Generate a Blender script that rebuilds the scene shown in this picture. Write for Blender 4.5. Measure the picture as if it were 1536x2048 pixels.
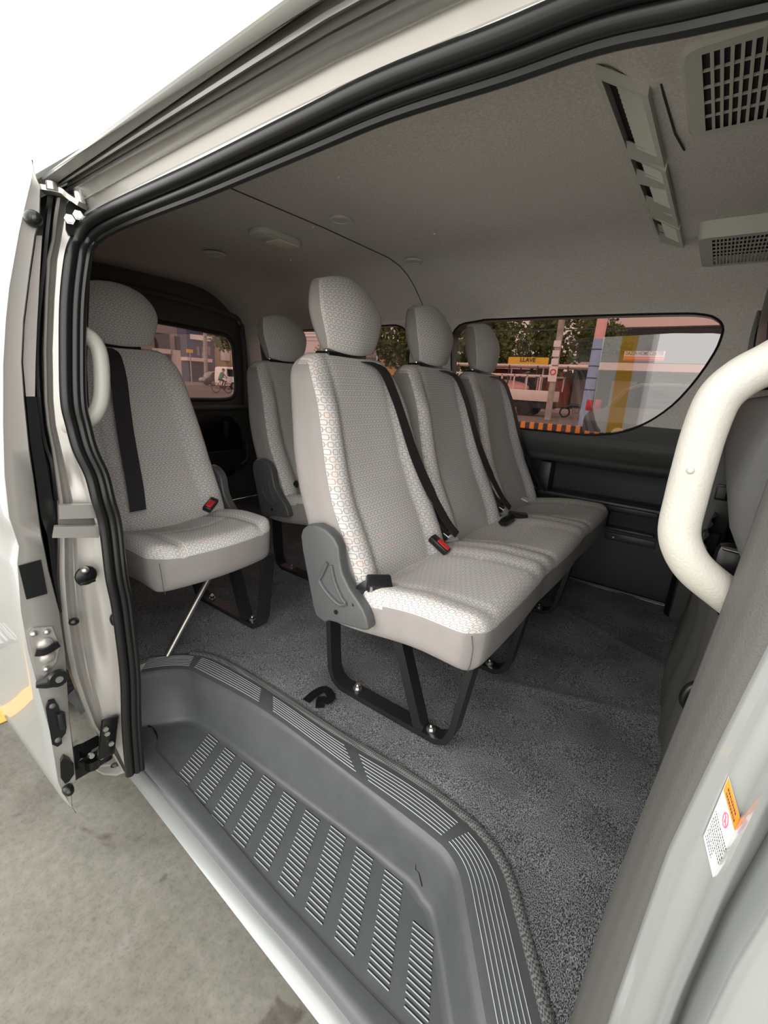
import bpy, bmesh, math, random
from mathutils import Vector, Matrix, noise
S = bpy.context.scene
for o in list(bpy.data.objects): bpy.data.objects.remove(o)
random.seed(7)
COL = S.collection
# ------------------------------------------------------------------ camera
# van frame: +X to the van's nose, +Y across the van to its far side, Z up, carpet at z=0
VX = (-520., 690.); VY = (1440., 805.); PC = (768., 1024.)
FP = math.sqrt(-((VX[0]-PC[0])*(VY[0]-PC[0]) + (VX[1]-PC[1])*(VY[1]-PC[1])))
def _r(p): return Vector((p[0]-PC[0], -(p[1]-PC[1]), -FP))
_ex = -_r(VX).normalized(); _ey = _r(VY).normalized(); _ez = _ex.cross(_ey).normalized(); _ey = _ez.cross(_ex)
ROT = Matrix((_ex, _ey, _ez))
CAM = Vector((0, 0, .85))
def at(px, py, ax, val):
    r = ROT @ _r((px, py)); return CAM + r*((val-CAM[ax])/r[ax])
def aty(px, py, f):
    """measured point on a wall whose depth y depends on height z"""
    y = f(.9)
    for _ in range(8):
        p = at(px, py, 1, y); y = f(p.z)
    return at(px, py, 1, y)
cd = bpy.data.cameras.new('camera'); cam = bpy.data.objects.new('camera', cd); COL.objects.link(cam)
cam.matrix_world = Matrix.Translation(CAM) @ ROT.to_4x4()
cd.sensor_fit = 'VERTICAL'; cd.sensor_height = 36; cd.lens = FP/2048*36; cd.clip_start = .02; cd.clip_end = 400
S.camera = cam
# ------------------------------------------------------------------ sky
SKY_SIDE = 3.9; SKY_FAR = 2.2; SKY_TOP = 2.5; SKY_NOSE = .9
w = bpy.data.worlds.new('sky'); S.world = w; w.use_nodes = True
nt = w.node_tree; nt.nodes.clear()
N = nt.nodes.new; L = nt.links.new
tc = N('ShaderNodeTexCoord'); sp = N('ShaderNodeSeparateXYZ'); L(tc.outputs['Generated'], sp.inputs[0])
mr = N('ShaderNodeMapRange'); L(sp.outputs['Y'], mr.inputs['Value'])
mr.inputs['From Min'].default_value = -.5; mr.inputs['From Max'].default_value = .6
mr.inputs['To Min'].default_value = SKY_SIDE; mr.inputs['To Max'].default_value = SKY_FAR
mz = N('ShaderNodeMapRange'); L(sp.outputs['Z'], mz.inputs['Value']); mz.interpolation_type = 'SMOOTHSTEP'
mz.inputs['From Min'].default_value = .62; mz.inputs['From Max'].default_value = .95
mx = N('ShaderNodeMix'); L(mz.outputs[0], mx.inputs[0]); L(mr.outputs[0], mx.inputs[2]); mx.inputs[3].default_value = SKY_TOP
mn = N('ShaderNodeMapRange'); L(sp.outputs['X'], mn.inputs['Value']); mn.interpolation_type = 'SMOOTHSTEP'
mn.inputs['From Min'].default_value = .15; mn.inputs['From Max'].default_value = .80; mn.inputs['To Min'].default_value = 1.; mn.inputs['To Max'].default_value = SKY_NOSE
mm = N('ShaderNodeMath'); mm.operation = 'MULTIPLY'; L(mx.outputs[0], mm.inputs[0]); L(mn.outputs[0], mm.inputs[1])
bg = N('ShaderNodeBackground'); bg.inputs['Color'].default_value = (1, .985, .955, 1); L(mm.outputs[0], bg.inputs['Strength'])
wo = N('ShaderNodeOutputWorld'); L(bg.outputs[0], wo.inputs[0])
S.view_settings.view_transform = 'Standard'; S.view_settings.look = 'None'
S.view_settings.exposure = 0.22; S.view_settings.gamma = 1; S.view_settings.use_curve_mapping = False
# ------------------------------------------------------------------ materials
MAT = {}
def mat(name, col, rough=.6, metal=0., bump=None, var=None, coat=0., spec=.5, coatr=.05):
    m = bpy.data.materials.new(name); m.use_nodes = True; t = m.node_tree; b = t.nodes['Principled BSDF']
    b.inputs['Base Color'].default_value = (*col, 1); b.inputs['Roughness'].default_value = rough
    b.inputs['Metallic'].default_value = metal; b.inputs['Coat Weight'].default_value = coat
    b.inputs['Coat Roughness'].default_value = coatr; b.inputs['Specular IOR Level'].default_value = spec
    tcn = t.nodes.new('ShaderNodeTexCoord')
    if var:   # (scale, amount)
        n = t.nodes.new('ShaderNodeTexNoise'); n.inputs['Scale'].default_value = var[0]; n.inputs['Detail'].default_value = 6
        t.links.new(tcn.outputs['Object'], n.inputs['Vector'])
        cr = t.nodes.new('ShaderNodeValToRGB'); a = var[1]
        cr.color_ramp.elements[0].position = .3; cr.color_ramp.elements[1].position = .7
        cr.color_ramp.elements[0].color = (*[c*(1-a) for c in col], 1); cr.color_ramp.elements[1].color = (*[min(1, c*(1+a)) for c in col], 1)
        t.links.new(n.outputs['Fac'], cr.inputs[0]); t.links.new(cr.outputs[0], b.inputs['Base Color'])
    if bump:  # (scale, distance)
        n = t.nodes.new('ShaderNodeTexNoise'); n.inputs['Scale'].default_value = bump[0]; n.inputs['Detail'].default_value = 4
        t.links.new(tcn.outputs['Object'], n.inputs['Vector'])
        bp = t.nodes.new('ShaderNodeBump'); bp.inputs['Distance'].default_value = bump[1]; bp.inputs['Strength'].default_value = .8
        t.links.new(n.outputs['Fac'], bp.inputs['Height']); t.links.new(bp.outputs[0], b.inputs['Normal'])
    MAT[name] = m; return m
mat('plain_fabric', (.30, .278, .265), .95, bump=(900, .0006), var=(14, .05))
mat('headliner', (.74, .71, .655), 1, bump=(500, .0015), var=(220, .13), spec=.15)
mat('dark_plastic', (.026, .029, .032), .42, bump=(900, .0003))
mat('step_plastic', (.085, .089, .094), .33, bump=(1100, .0004), var=(30, .06))
mat('wall_vinyl', (.062, .065, .064), .48, bump=(160, .0012))
mat('rubber', (.007, .0075, .0075), .30, spec=.4)
mat('rib_edge', (.34, .36, .37), .45)
mat('hinge_plastic', (.085, .088, .09), .38, bump=(700, .0003))
mat('frame_black', (.012, .013, .014), .33)
mat('belt', (.018, .016, .018), .7, bump=(700, .0006))
mat('chrome', (.75, .75, .74), .22, 1)
mat('steel', (.42, .41, .38), .35, .9)
mat('silver_paint', (.375, .39, .385), .32, .4, coat=.8, coatr=.04)
mat('inner_paint', (.37, .355, .33), .40, .45, coat=.3)
mat('seal_grey', (.08, .078, .073), .55, bump=(500, .0006))
mat('handle_cream', (.43, .415, .37), .42, bump=(420, .0006))
mat('vent_plastic', (.60, .60, .53), .5)
mat('vent_dark', (.03, .022, .025), .8)
mat('lamp_ring', (.62, .60, .54), .4)
mat('lamp_lens', (.85, .83, .66), .3)
mat('red_button', (.75, .03, .03), .35)
mat('white_tag', (.75, .74, .70), .7)
mat('orange_label', (.95, .25, .02), .5)
mat('white_label', (.85, .85, .83), .5)
mat('black_ink', (.05, .04, .05), .6)
mat('red_ink', (.55, .12, .2), .6)
mat('skirt_cloth', (.06, .06, .055), .8, bump=(300, .002))
mat('front_seat_back', (.085, .085, .082), .6, bump=(400, .0008))
mat('tyre', (.015, .015, .015), .8)
mat('yellow_paint', (.80, .42, .06), .7, var=(40, .2))
# outdoors
mat('foliage', (.085, .13, .03), .8, var=(1.3, .6))
mat('bark', (.09, .06, .04), .9)
mat('bld_pale', (.55, .50, .46), .8, var=(.8, .08))
mat('bld_dark', (.05, .05, .055), .6)
mat('bld_grey', (.27, .25, .25), .7, var=(.6, .1))
mat('bld_blue', (.06, .08, .15), .6)
mat('bld_red', (.30, .08, .05), .8, var=(.9, .35))
mat('bld_tan', (.50, .36, .22), .8)
mat('band_pink', (.78, .66, .62), .7)
mat('sign_yellow', (.85, .55, .04), .6)
mat('sign_white', (.85, .82, .8), .6)
mat('sign_red', (.75, .07, .05), .6)
mat('pole_grey', (.42, .38, .34), .9, var=(3, .25))
mat('pole_blue', (.32, .47, .70), .7)
mat('pole_pink', (.85, .50, .48), .7)
mat('truck_white', (.85, .76, .72), .5)
mat('car_black', (.02, .02, .024), .25, coat=.7)
mat('car_white', (.85, .84, .82), .35, coat=.5)
mat('car_glass', (.02, .02, .025), .08)
mat('tail_red', (.5, .01, .02), .3)
mat('orange_paint', (.95, .33, .04), .7)
mat('green_cloth', (.05, .25, .12), .9)
mat('skin', (.35, .2, .13), .7)
mat('column_white', (.80, .80, .78), .5)
mat('column_yellow', (.75, .42, .01), .5)

def patterned(name, pitch, line, seed=0.):
    """woven cloth: staggered little square outlines, some tinted, and a dot between them"""
    m = bpy.data.materials.new(name); m.use_nodes = True; t = m.node_tree; b = t.nodes['Principled BSDF']
    n, l = t.nodes.new, t.links.new
    def math_(op, a, bb=None):
        q = n('ShaderNodeMath'); q.operation = op
        for i, v in enumerate((a, bb)):
            if v is None: continue
            if isinstance(v, (int, float)): q.inputs[i].default_value = v
            else: l(v, q.inputs[i])
        return q.outputs[0]
    uv = n('ShaderNodeUVMap'); uv.uv_map = 'UVMap'
    s = n('ShaderNodeSeparateXYZ'); l(uv.outputs[0], s.inputs[0])
    U = math_('DIVIDE', s.outputs['X'], pitch); V = math_('DIVIDE', s.outputs['Y'], pitch)
    row = math_('FLOOR', V); odd = math_('MULTIPLY', math_('MODULO', math_('ADD', row, 1000.), 2.), .5)
    U2 = math_('ADD', U, odd)
    cu = math_('SUBTRACT', math_('FRACT', U2), .5); cv = math_('SUBTRACT', math_('FRACT', V), .5)
    au = math_('POWER', math_('ABSOLUTE', cu), 4.); av = math_('POWER', math_('ABSOLUTE', cv), 4.)
    d = math_('POWER', math_('ADD', au, av), .25)
    ring = math_('LESS_THAN', math_('ABSOLUTE', math_('SUBTRACT', d, .345)), line)
    du = math_('SUBTRACT', math_('ABSOLUTE', cu), .5); dd = math_('ADD', math_('ABSOLUTE', du), math_('ABSOLUTE', cv))
    dot = math_('LESS_THAN', dd, .10)
    cmb = n('ShaderNodeCombineXYZ'); l(math_('FLOOR', U2), cmb.inputs[0]); l(row, cmb.inputs[1]); cmb.inputs[2].default_value = seed
    wn = n('ShaderNodeTexWhiteNoise'); l(cmb.outputs[0], wn.inputs['Vector'])
    cr = n('ShaderNodeValToRGB'); cr.color_ramp.interpolation = 'CONSTANT'
    e = cr.color_ramp.elements; e[0].color = (.20, .20, .19, 1); e[1].position = .55; e[1].color = (.15, .24, .20, 1)
    e2 = e.new(.8); e2.color = (.42, .19, .10, 1); e3 = e.new(.9); e3.color = (.14, .22, .24, 1)
    l(wn.outputs['Value'], cr.inputs[0])
    base = (.65, .62, .60, 1)
    m1 = n('ShaderNodeMix'); m1.data_type = 'RGBA'; m1.inputs[6].default_value = base; l(cr.outputs[0], m1.inputs[7]); l(math_('MULTIPLY', ring, .75), m1.inputs[0])
    m2 = n('ShaderNodeMix'); m2.data_type = 'RGBA'; l(m1.outputs[2], m2.inputs[6]); m2.inputs[7].default_value = (.36, .30, .28, 1); l(math_('MULTIPLY', dot, .8), m2.inputs[0])
    l(m2.outputs[2], b.inputs['Base Color']); b.inputs['Roughness'].default_value = .95; b.inputs['Specular IOR Level'].default_value = .2
    tcn = n('ShaderNodeTexCoord'); no = n('ShaderNodeTexNoise'); no.inputs['Scale'].default_value = 800; l(tcn.outputs['Object'], no.inputs['Vector'])
    bp = n('ShaderNodeBump'); bp.inputs['Distance'].default_value = .0006; l(no.outputs['Fac'], bp.inputs['Height']); l(bp.outputs[0], b.inputs['Normal'])
    MAT[name] = m
patterned('cloth_large', .0165, .045)
patterned('cloth_small', .0138, .048, 3.)

def carpet_mat():
    m = bpy.data.materials.new('carpet'); m.use_nodes = True; t = m.node_tree; b = t.nodes['Principled BSDF']; n, l = t.nodes.new, t.links.new
    tcn = n('ShaderNodeTexCoord'); mp = n('ShaderNodeMapping'); mp.inputs['Scale'].default_value = (1, .45, 1); mp.inputs['Rotation'].default_value = (0, 0, .5); l(tcn.outputs['Object'], mp.inputs[0])
    a = n('ShaderNodeTexNoise'); a.inputs['Scale'].default_value = 760; a.inputs['Detail'].default_value = 3; l(mp.outputs[0], a.inputs['Vector'])
    c = n('ShaderNodeTexNoise'); c.inputs['Scale'].default_value = 5; c.inputs['Detail'].default_value = 4; l(tcn.outputs['Object'], c.inputs['Vector'])
    cr = n('ShaderNodeValToRGB'); e = cr.color_ramp.elements; e[0].position = .40; e[0].color = (.030, .032, .036, 1); e[1].position = .63; e[1].color = (.42, .43, .445, 1)
    l(a.outputs['Fac'], cr.inputs[0])
    mx = n('ShaderNodeMix'); mx.data_type = 'RGBA'; mx.blend_type = 'MULTIPLY'; mx.inputs[0].default_value = 1
    c2 = n('ShaderNodeValToRGB'); c2.color_ramp.elements[0].position = .35; c2.color_ramp.elements[0].color = (.7, .7, .7, 1); c2.color_ramp.elements[1].position = .65; c2.color_ramp.elements[1].color = (1.1, 1.1, 1.1, 1)
    l(c.outputs['Fac'], c2.inputs[0]); l(cr.outputs[0], mx.inputs[6]); l(c2.outputs[0], mx.inputs[7]); l(mx.outputs[2], b.inputs['Base Color'])
    b.inputs['Roughness'].default_value = 1; b.inputs['Specular IOR Level'].default_value = .1
    bp = n('ShaderNodeBump'); bp.inputs['Distance'].default_value = .003; l(a.outputs['Fac'], bp.inputs['Height']); l(bp.outputs[0], b.inputs['Normal'])
    MAT['carpet'] = m
carpet_mat()
def weave_mat():
    m = bpy.data.materials.new('binding'); m.use_nodes = True; t = m.node_tree; b = t.nodes['Principled BSDF']; n, l = t.nodes.new, t.links.new
    tcn = n('ShaderNodeTexCoord'); mp = n('ShaderNodeMapping'); mp.inputs['Rotation'].default_value = (0, 0, .785); l(tcn.outputs['Object'], mp.inputs[0])
    c = n('ShaderNodeTexChecker'); c.inputs['Scale'].default_value = 260; c.inputs[1].default_value = (.16, .16, .155, 1); c.inputs[2].default_value = (.045, .045, .045, 1); l(mp.outputs[0], c.inputs[0])
    l(c.outputs[0], b.inputs['Base Color']); b.inputs['Roughness'].default_value = .8; MAT['binding'] = m
weave_mat()
def concrete_mat():
    m = bpy.data.materials.new('concrete'); m.use_nodes = True; t = m.node_tree; b = t.nodes['Principled BSDF']; n, l = t.nodes.new, t.links.new
    tcn = n('ShaderNodeTexCoord')
    def noi(s, d=8, ds=0):
        a = n('ShaderNodeTexNoise'); a.inputs['Scale'].default_value = s; a.inputs['Detail'].default_value = d; a.inputs['Distortion'].default_value = ds; l(tcn.outputs['Object'], a.inputs['Vector']); return a.outputs['Fac']
    def ramp(f, p0, c0, p1, c1):
        r = n('ShaderNodeValToRGB'); r.color_ramp.elements[0].position = p0; r.color_ramp.elements[0].color = (*c0, 1); r.color_ramp.elements[1].position = p1; r.color_ramp.elements[1].color = (*c1, 1); l(f, r.inputs[0]); return r.outputs[0]
    def mul(a, bb):
        q = n('ShaderNodeMix'); q.data_type = 'RGBA'; q.blend_type = 'MULTIPLY'; q.inputs[0].default_value = 1; l(a, q.inputs[6]); l(bb, q.inputs[7]); return q.outputs[2]
    c = ramp(noi(2.2, 6, .6), .35, (.145, .135, .110), .68, (.225, .216, .186))
    c = mul(c, ramp(noi(38, 8), .35, (.86, .86, .85), .65, (1.06, 1.06, 1.06)))
    c = mul(c, ramp(noi(5.5, 4, 1.), .30, (.58, .54, .52), .36, (1, 1, 1)))
    c = mul(c, ramp(noi(150, 3), .3, (.8, .8, .8), .5, (1, 1, 1)))
    l(c, b.inputs['Base Color']); b.inputs['Roughness'].default_value = .8
    MAT['concrete'] = m
concrete_mat()
mat('bounce_pale', (.84, .83, .80), .8, var=(1.5, .08))
mat('asphalt', (.16, .145, .135), .85, var=(2, .15))
mat('kerb', (.45, .38, .34), .85)
def glass_mat(name, tint, refl=1.):
    m = bpy.data.materials.new(name); m.use_nodes = True; t = m.node_tree; t.nodes.clear(); n, l = t.nodes.new, t.links.new
    tr = n('ShaderNodeBsdfTransparent'); tr.inputs[0].default_value = (*tint, 1)
    g = n('ShaderNodeBsdfGlossy'); g.inputs['Roughness'].default_value = 0.0; g.inputs[0].default_value = (1, 1, 1, 1)
    fr = n('ShaderNodeFresnel'); fr.inputs['IOR'].default_value = 1.52
    mu = n('ShaderNodeMath'); mu.operation = 'MULTIPLY'; mu.inputs[1].default_value = refl; l(fr.outputs[0], mu.inputs[0])
    mx = n('ShaderNodeMixShader'); l(mu.outputs[0], mx.inputs[0]); l(tr.outputs[0], mx.inputs[1]); l(g.outputs[0], mx.inputs[2])
    o = n('ShaderNodeOutputMaterial'); l(mx.outputs[0], o.inputs[0]); MAT[name] = m
glass_mat('tinted_glass', (.25, .165, .148), 2.7)
glass_mat('clear_glass', (.85, .87, .86), 1.)
# ------------------------------------------------------------------ mesh helpers
class M:
    def __init__(s): s.v = []; s.f = []; s.mi = []; s.mats = []; s.uv = {}; s.flat = set()
    def mid(s, name):
        if name not in s.mats: s.mats.append(name)
        return s.mats.index(name)
    def add(s, vs, fs, m, uvs=None, flat=False):
        b = len(s.v); s.v += [Vector(p) for p in vs]
        for i, f in enumerate(fs):
            s.f.append([b+k for k in f]); mm = m[i] if isinstance(m, list) else m; s.mi.append(s.mid(mm))
            if flat: s.flat.add(len(s.f)-1)
        if uvs:
            for i, u in enumerate(uvs): s.uv[b+i] = u
        return s
    def box(s, c, d, m, rot=None, bev=0.0):
        c = Vector(c)
        if bev <= 0:
            vs = [Vector((x*d[0]/2, y*d[1]/2, z*d[2]/2)) for z in (-1, 1) for y in (-1, 1) for x in (-1, 1)]
            fs = [(0, 2, 3, 1), (4, 5, 7, 6), (0, 1, 5, 4), (2, 6, 7, 3), (0, 4, 6, 2), (1, 3, 7, 5)]
        else:
            vs, fs, _ = gbox(d[0], d[1], d[2], bev, 4, 4, 4)
        if rot is not None: vs = [rot @ v for v in vs]
        return s.add([v+c for v in vs], fs, m, flat=bev <= 0)
    def tube(s, path, r, m, seg=12, closed=False, cap=True):
        prof = [(math.cos(2*math.pi*k/seg), math.sin(2*math.pi*k/seg)) for k in range(seg)]
        return s.sweep(path, prof, m, scale=r, closed=closed, cap=cap)
    def sweep(s, path, prof, m, up=None, scale=1., closed=False, cap=True, flat=False):
        P = [Vector(p) for p in path]; n = len(P); k = len(prof); b = len(s.v)
        T = []
        for i in range(n):
            a = P[(i-1) % n] if (closed or i > 0) else P[i]; c = P[(i+1) % n] if (closed or i < n-1) else P[i]
            T.append((c-a).normalized())
        if up is None:
            u0 = Vector((0, 0, 1)) if abs(T[0].z) < .9 else Vector((1, 0, 0))
        else: u0 = Vector(up)
        vs = []; prev = u0
        for i in range(n):
            t = T[i]; ref = (Vector(up) if up is not None else prev)
            sd = t.cross(ref)
            if sd.length < 1e-5: sd = t.cross(Vector((.3, .5, .8)))
            sd.normalize(); u = sd.cross(t).normalized(); prev = u
            sc = scale[i] if isinstance(scale, (list, tuple)) else scale
            for (a, c) in prof: vs.append(P[i] + sd*a*sc + u*c*sc)
        fs = []
        for i in range(n if closed else n-1):
            j = (i+1) % n
            for q in range(k): fs.append((i*k+q, i*k+(q+1) % k, j*k+(q+1) % k, j*k+q))
        if cap and not closed: fs += [tuple(range(k))[::-1], tuple((n-1)*k+q for q in range(k))]
        return s.add(vs, fs, m, flat=flat)
    def prism(s, poly, axis, a, b, m, bev=0.):
        """extrude a polygon (2-D points) from a to b along axis (0 x, 1 y, 2 z)"""
        bm = bmesh.new()
        def P3(p, t): return {0: (t, p[0], p[1]), 1: (p[0], t, p[1]), 2: (p[0], p[1], t)}[axis]
        lo = [bm.verts.new(P3(p, a)) for p in poly]; hi = [bm.verts.new(P3(p, b)) for p in poly]
        n = len(poly); bm.faces.new(lo); bm.faces.new(hi[::-1])
        for i in range(n): bm.faces.new((lo[(i+1) % n], lo[i], hi[i], hi[(i+1) % n]))
        bmesh.ops.recalc_face_normals(bm, faces=bm.faces)
        if bev > 0:
            bmesh.ops.bevel(bm, geom=[e for e in bm.edges if e.calc_face_angle(0) > .5], offset=bev, segments=3, affect='EDGES', profile=.5, clamp_overlap=True)
        bm.verts.index_update()
        s.add([v.co.copy() for v in bm.verts], [[v.index for v in f.verts] for f in bm.faces], m, flat=bev <= 0); bm.free(); return s
    def cyl(s, a, b, r, m, seg=20, r2=None):
        return s.tube([a, b], [r, r if r2 is None else r2], m, seg)
    def ball(s, c, r, m, n=10):
        vs, fs, _ = gbox(2, 2, 2, .0, n, n, n); r = (r, r, r) if not isinstance(r, (tuple, list)) else r
        return s.add([Vector(c)+Vector([v.normalized()[i]*r[i] for i in range(3)]) for v in vs], fs, m)
    def grid(s, fn, nu, nv, m, uv=False):
        vs = [fn(i/nu, j/nv) for j in range(nv+1) for i in range(nu+1)]
        fs = [(j*(nu+1)+i, j*(nu+1)+i+1, (j+1)*(nu+1)+i+1, (j+1)*(nu+1)+i) for j in range(nv) for i in range(nu)]
        if callable(m): ml = [m((f[0] % (nu+1)+.5)/nu, (f[0]//(nu+1)+.5)/nv) for f in fs]
        else: ml = m
        return s.add(vs, fs, ml)
    def build(s, name, parent=None, sharp=40, merge=False, org=None):
        o3 = Vector((0, 0, 0)); p = parent
        if parent is not None: o3 = ORG.get(parent.name, Vector((0, 0, 0)))
        elif org is not None: o3 = Vector(org)
        me = bpy.data.meshes.new(name)
        me.from_pydata([tuple(v-o3) for v in s.v], [], s.f)
        for n in s.mats: me.materials.append(MAT[n])
        me.polygons.foreach_set('material_index', s.mi)
        me.polygons.foreach_set('use_smooth', [i not in s.flat for i in range(len(s.f))])
        if s.uv:
            ul = me.uv_layers.new(name='UVMap')
            for lp in me.loops: ul.data[lp.index].uv = s.uv.get(lp.vertex_index, (0, 0))
        me.validate(); me.update()
        try: me.set_sharp_from_angle(angle=math.radians(sharp))
        except Exception: pass
        o = bpy.data.objects.new(name, me); COL.objects.link(o)
        if parent is not None: o.parent = parent; ORG[o.name] = o3
        else: o.location = o3; ORG[o.name] = o3
        return o
ORG = {}
def thing(name, loc, label, cat, group=None, kind=None):
    o = bpy.data.objects.new(name, None); o.empty_display_size = .1; COL.objects.link(o); o.location = loc; ORG[o.name] = Vector(loc)
    return tag(o, label, cat, group, kind)
def tag(o, label=None, cat=None, group=None, kind=None):
    if label: o['label'] = label
    if cat: o['category'] = cat
    if group: o['group'] = group
    if kind: o['kind'] = kind
    return o
def copy_tree(o, loc=None, parent=None):
    c = o.copy(); COL.objects.link(c)
    if parent is not None: c.parent = parent
    if loc is not None: c.location = loc
    for ch in list(o.children): copy_tree(ch, None, c)
    return c
def gbox(sx, sy, sz, r, nx, ny, nz):
    """surface grid of a box with rounded edges; returns verts, faces, side of each face"""
    idx = {}; vs = []; fs = []; side = []
    def lin(n, s, k):
        if r <= 0: return -s/2 + s*k/n
        # cluster a little at the ends
        e = max(1, n//5); 
        if n < 4: e = 1
        if k <= e: return -s/2 + r*(k/e)
        if k >= n-e: return s/2 - r*((n-k)/e)
        return -s/2 + r + (s-2*r)*((k-e)/(n-2*e))
    def V(i, j, k):
        key = (i, j, k)
        if key not in idx:
            p = Vector((lin(nx, sx, i), lin(ny, sy, j), lin(nz, sz, k)))
            if r > 0:
                q = Vector((max(-sx/2+r, min(sx/2-r, p.x)), max(-sy/2+r, min(sy/2-r, p.y)), max(-sz/2+r, min(sz/2-r, p.z))))
                d = p-q
                if d.length > 1e-9: p = q + d.normalized()*r*min(1, max(abs(d.x), abs(d.y), abs(d.z))/r)
            idx[key] = len(vs); vs.append(p)
        return idx[key]
    for i in range(nx):
        for j in range(ny):
            fs.append((V(i, j, 0), V(i, j+1, 0), V(i+1, j+1, 0), V(i+1, j, 0))); side.append('-z')
            fs.append((V(i, j, nz), V(i+1, j, nz), V(i+1, j+1, nz), V(i, j+1, nz))); side.append('+z')
    for i in range(nx):
        for k in range(nz):
            fs.append((V(i, 0, k), V(i+1, 0, k), V(i+1, 0, k+1), V(i, 0, k+1))); side.append('-y')
            fs.append((V(i, ny, k), V(i, ny, k+1), V(i+1, ny, k+1), V(i+1, ny, k))); side.append('+y')
    for j in range(ny):
        for k in range(nz):
            fs.append((V(0, j, k), V(0, j, k+1), V(0, j+1, k+1), V(0, j+1, k))); side.append('-x')
            fs.append((V(nx, j, k), V(nx, j+1, k), V(nx, j+1, k+1), V(nx, j, k+1))); side.append('+x')
    return vs, fs, side
def lerp(pts, t):
    if t <= pts[0][0]: return pts[0][1]
    for (a, b), (c, d) in zip(pts, pts[1:]):
        if t <= c: return b+(d-b)*(t-a)/(c-a)
    return pts[-1][1]
def smooth(pts, n=6, closed=False):
    """Catmull-Rom through points"""
    P = [Vector(p) for p in pts]; out = []; m = len(P)
    for i in range(m if closed else m-1):
        p0 = P[(i-1) % m] if (closed or i > 0) else P[i]; p1 = P[i]; p2 = P[(i+1) % m]; p3 = P[(i+2) % m] if (closed or i < m-2) else p2
        for k in range(n):
            t = k/n; out.append(.5*((2*p1)+(p2-p0)*t+(2*p0-5*p1+4*p2-p3)*t*t+(3*p1-p0-3*p2+p3)*t*t*t))
    if not closed: out.append(P[-1])
    return out
def bump_(x, c, w): 
    d = abs(x-c)/w
    return 0 if d >= 1 else (1-d*d)**2
def sstep(a, b, x):
    t = max(0, min(1, (x-a)/(b-a))); return t*t*(3-2*t)
G = -.55   # the ground outside
# ------------------------------------------------------------------ the setting: ground, van shell
g = M(); g.add([(-60, -40, G), (8, -40, G), (8, 9.0, G), (-60, 9.0, G)], [(0, 1, 2, 3)], 'concrete'); g = g.build('ground'); tag(g, 'grey stained concrete forecourt under the open van door', kind='structure')
g = M(); g.add([(-60, -40, G+.005), (30, -40, G+.005), (30, -2.4, G+.005), (-60, -2.4, G+.005)], [(0, 1, 2, 3)], 'bounce_pale'); tag(g.build('bounce_ground'), 'pale ground sheet further out, added to bounce light into the van', kind='structure')  # pale sheet added as a reflector, standing in for distant sunlit ground
g = M(); g.add([(-90, 9.0, G-.01), (40, 9.0, G-.01), (40, 90, G-.01), (-90, 90, G-.01)], [(0, 1, 2, 3)], 'asphalt')
g.add([(-130, -60, G-.02), (-60, -60, G-.02), (-60, 90, G-.02), (-130, 90, G-.02)], [(0, 1, 2, 3)], 'asphalt'); tag(g.build('road'), 'dull asphalt street seen through the tinted windows', kind='structure')

# far wall height profile
WP = [(0, 2.135), (.04, 2.13), (.30, 2.12), (.40, 2.10), (.56, 2.075), (.60, 2.055), (.68, 2.03), (.72, 2.022), (1.15, 1.95), (1.185, 1.925), (1.22, 1.885), (1.267, 1.825), (1.30, 1.77), (1.325, 1.70), (1.337, 1.62)]
def wy(z): return lerp(WP, z)
XR, XF = -2.62, 1.5
# -- floor carpet
STEP_OUT = [at(*p, 2, 0) for p in [(304, 1313), (348, 1309), (391, 1310), (439, 1324), (535, 1380), (666, 1468), (819, 1559), (912, 1629), (967, 1684), (1006, 1750), (1030, 1832), (1069, 1988)]]
NOSE = [at(*p, 2, 0) for p in [(278, 1351), (330, 1343), (374, 1344), (404, 1358), (531, 1428), (710, 1563), (795, 1629), (860, 1680), (889, 1707), (912, 1750), (928, 1832), (951, 1969)]]
d_ = (STEP_OUT[-1]-STEP_OUT[-2]).normalized(); STEP_OUT.append(STEP_OUT[-1]+d_*.12)
d_ = (NOSE[-1]-NOSE[-2]).normalized(); NOSE.append(NOSE[-1]+d_*.10)
SO = smooth(STEP_OUT, 5); NO = smooth(NOSE, 5)
def step_y(x):
    """near edge of the carpet at x"""
    if x <= SO[0].x: return .43
    if x >= SO[-1].x: return SO[-1].y
    best = .43
    for a, b in zip(SO, SO[1:]):
        if a.x <= x <= b.x: return a.y+(b.y-a.y)*(x-a.x)/max(1e-6, b.x-a.x)
    return SO[-1].y
def carpet(u, v):
    x = XR+(XF-XR)*u; y0 = step_y(x)+.004; y = y0+(2.15-y0)*v
    z = .0015*noise.noise(Vector((x*9, y*9, 0)))+.003*noise.noise(Vector((x*3, y*3, 5)))
    z += .006*bump_(y-1.15-.35*(x+.4), 0, .02)*sstep(-.25, 0, x+.25) + .005*bump_(y-1.62+.5*x, 0, .015)
    if v < .02: z -= .004
    return Vector((x, y, z))
f = M(); f.grid(carpet, 330, 90, 'carpet'); floor = f.build('floor'); tag(floor, 'dark grey flecked carpet covering the van floor', kind='structure')
# woven binding along the carpet edge
bd = M()
rd = Vector((0, 0, 1))
path = SO[8:]
bd.sweep([p+Vector((0, .0, .004)) for p in path], [(-.010, -.004), (-.008, .002), (-.004, .004), (.004, .004), (.008, .002), (.010, -.004)], 'binding', up=(0, 0, 1))
# turn outward: the strip sits on the carpet side of the pad
for i in range(len(bd.v)):
    p = bd.v[i]; bd.v[i] = p+Vector((.005, .008, 0))
tag(bd.build('trim_1'), 'woven grey binding along the carpet edge beside the step', kind='structure')

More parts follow.
